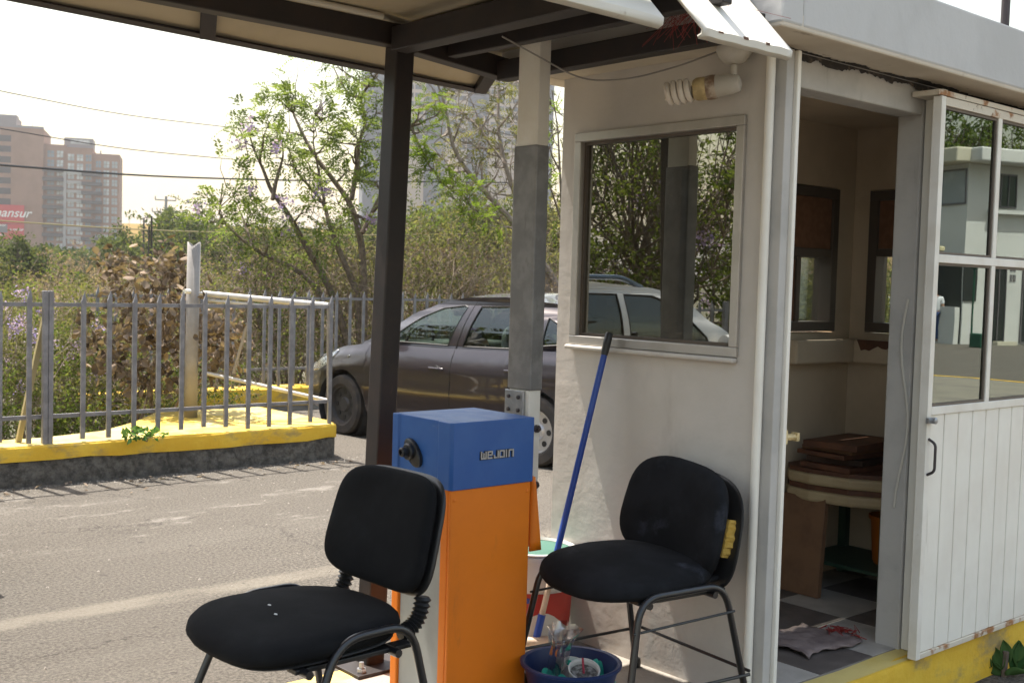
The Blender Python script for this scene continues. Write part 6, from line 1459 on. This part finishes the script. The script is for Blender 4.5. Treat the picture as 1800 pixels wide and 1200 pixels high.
# small green weed on the yellow coping, fleshy plant at the booth foot
c = atD(258, 741, 8.45); P = cloud(random.Random(1), (c.x, c.y, .31), .16, .08, .04, 9, 0)
plant('weed', 'small green weed growing on the yellow kerb top', 'weed', None, (c.x, c.y, .27), P, .035, 7, .06, 'leaf_plant', 'bark', .004, seed=2, stems=3, twigs=2, wid=.6)
c = atZ(1764, 1188, 0.0); t = thing('fleshy_plant', 'fleshy oval-leaved plant at the foot of the booth door', 'plant', (c.x, c.y, 0)); b = MB(); rg = random.Random(7)
for (dx, dz, a, L) in ((-.02, .04, 1.9, .13), (-.07, .05, 2.3, .10), (.03, .02, 1.2, .15), (.0, .0, 2.7, .13), (.07, .04, 1.5, .16), (.10, .02, .9, .12), (.02, .09, 1.75, .13), (-.01, .01, .4, .12), (.06, .10, 1.3, .13)):
    u = Vector((math.cos(a)*.76, -math.cos(a)*.55, math.sin(a))).normalized(); w = Vector((.66, -.75, 0)) if abs(math.cos(a)) < .5 else Vector((.3, -.5, .8)); w = (w-u*w.dot(u)).normalized(); nn = u.cross(w)
    q = Vector((c.x+dx*.6, c.y-dx*.5-.02*rg.random(), dz*.5+.01)); P = []
    for i in range(9):
        s = i/8; r_ = L*.24*math.sin(math.pi*(.04+.93*s))**.9; P.append([q+u*(L*.62)*s+w*r_*.8*v+nn*(.012*(1-v*v)+.03*s*s) for v in (-1, -.5, 0, .5, 1)])
    b.grid(P)
b.build('leaves', 'leaf_plant', t, smooth=True, solid=.003)
b = MB(); b.tube([(c.x, c.y, -.01), (c.x+.01, c.y, .10)], .012, 6); b.build('stem', 'bark', t, smooth=True)

# grit and dry leaf litter on the road
Vs = []
n_ = 1000; X = NR_.uniform(-1, 5.6, n_); Y = np.concatenate([8.14-np.abs(NR_.normal(0, .10, 700)), NR_.uniform(3.4, 8.2, 300)]); Rr = NR_.uniform(.003, .0085, n_)
ang = np.arange(5)*2*np.pi/5
ring = np.stack([X[:, None]+Rr[:, None]*np.cos(ang)*NR_.uniform(.7, 1.3, (n_, 5)), Y[:, None]+Rr[:, None]*np.sin(ang)*NR_.uniform(.7, 1.3, (n_, 5)), np.full((n_, 5), .001)], 2)
topr = ring*1.0; topr[:, :, 0] = X[:, None]+(ring[:, :, 0]-X[:, None])*.55; topr[:, :, 1] = Y[:, None]+(ring[:, :, 1]-Y[:, None])*.55; topr[:, :, 2] = Rr[:, None]*.9
V = np.concatenate([ring, topr], 1).reshape(-1, 3); q = [(i, (i+1) % 5, 5+(i+1) % 5, 5+i) for i in range(5)]+[(5, 6, 7, 8), (5, 8, 9, 9)]
q = q[:6]; F = (np.array(q)[None]+10*np.arange(n_)[:, None, None]).reshape(-1, 4)
tag(npmesh('grit', V, F, 'island_paving', base=(0, 0, 0)), 'loose grit and small stones scattered over the road', 'grit', None, 'stuff')
n_ = 130; P = np.stack([NR_.uniform(-1, 5.2, n_), 8.12-np.abs(NR_.normal(0, .25, n_)), np.full(n_, .006)], 1); V, F = leaf_quads(P, .045, .45, 6.0)
tag(npmesh('leaf_litter', V, F, 'leaf_dry', base=(0, 0, 0)), 'small dry leaves blown along the foot of the kerb', 'leaves', None, 'stuff')

# hedge running on behind the booth, one mass
Vs = []; b = MB(); rg = random.Random(77)
for i in range(70):
    x = rg.uniform(9.5, 34); y = 12.6+abs(rg.gauss(0, 1.6))+max(0, x-22)*.25; z0 = hgt(x, y); hh = rg.uniform(2.4, 3.8)
    for k in range(5):
        e = (x+rg.gauss(0, .5), y+rg.gauss(0, .5), z0+hh*rg.uniform(.6, 1)); b.tube(wander(rg, (x+rg.gauss(0, .15), y, z0-.05), e, 4, .15), [.02, .016, .012, .008, .004], 4)
    n_ = 420; Vs.append(leaf_quads(np.array((x, y, z0+hh*.55))+unit(NR_.normal(size=(n_, 3)))*NR_.uniform(.2, 1, (n_, 1))**.6*np.array([1.0, .9, hh*.5]), .08, .45, .5))
V, F = merge(Vs); V0 = np.array(b.v); F0 = np.array([f for f in b.f if len(f) == 4]); V2, F2 = merge([(V, F), (V0, F0)])
tag(npmesh('hedge', V2, F2, 'leaf_olive'), 'olive hedge running on along the far kerb past the booth', 'hedge', None, 'stuff')

# ------------------------------------------------------------------ haze: even pale air round the whole scene
mt, nt, b_ = newmat('haze_air'); nt.nodes.remove(b_)
pv = nd(nt, 'ShaderNodeVolumePrincipled'); pv.inputs['Color'].default_value = (.97, .96, 1, 1); pv.inputs['Density'].default_value = .00034; pv.inputs['Anisotropy'].default_value = .6
nt.links.new(pv.outputs[0], nt.nodes['Material Output'].inputs['Volume'])
tag(MB().box((-3000, -2990, -14), (3010, 3020, 128)).build('haze', 'haze_air', base=(0, 0, 0)), kind='stuff')
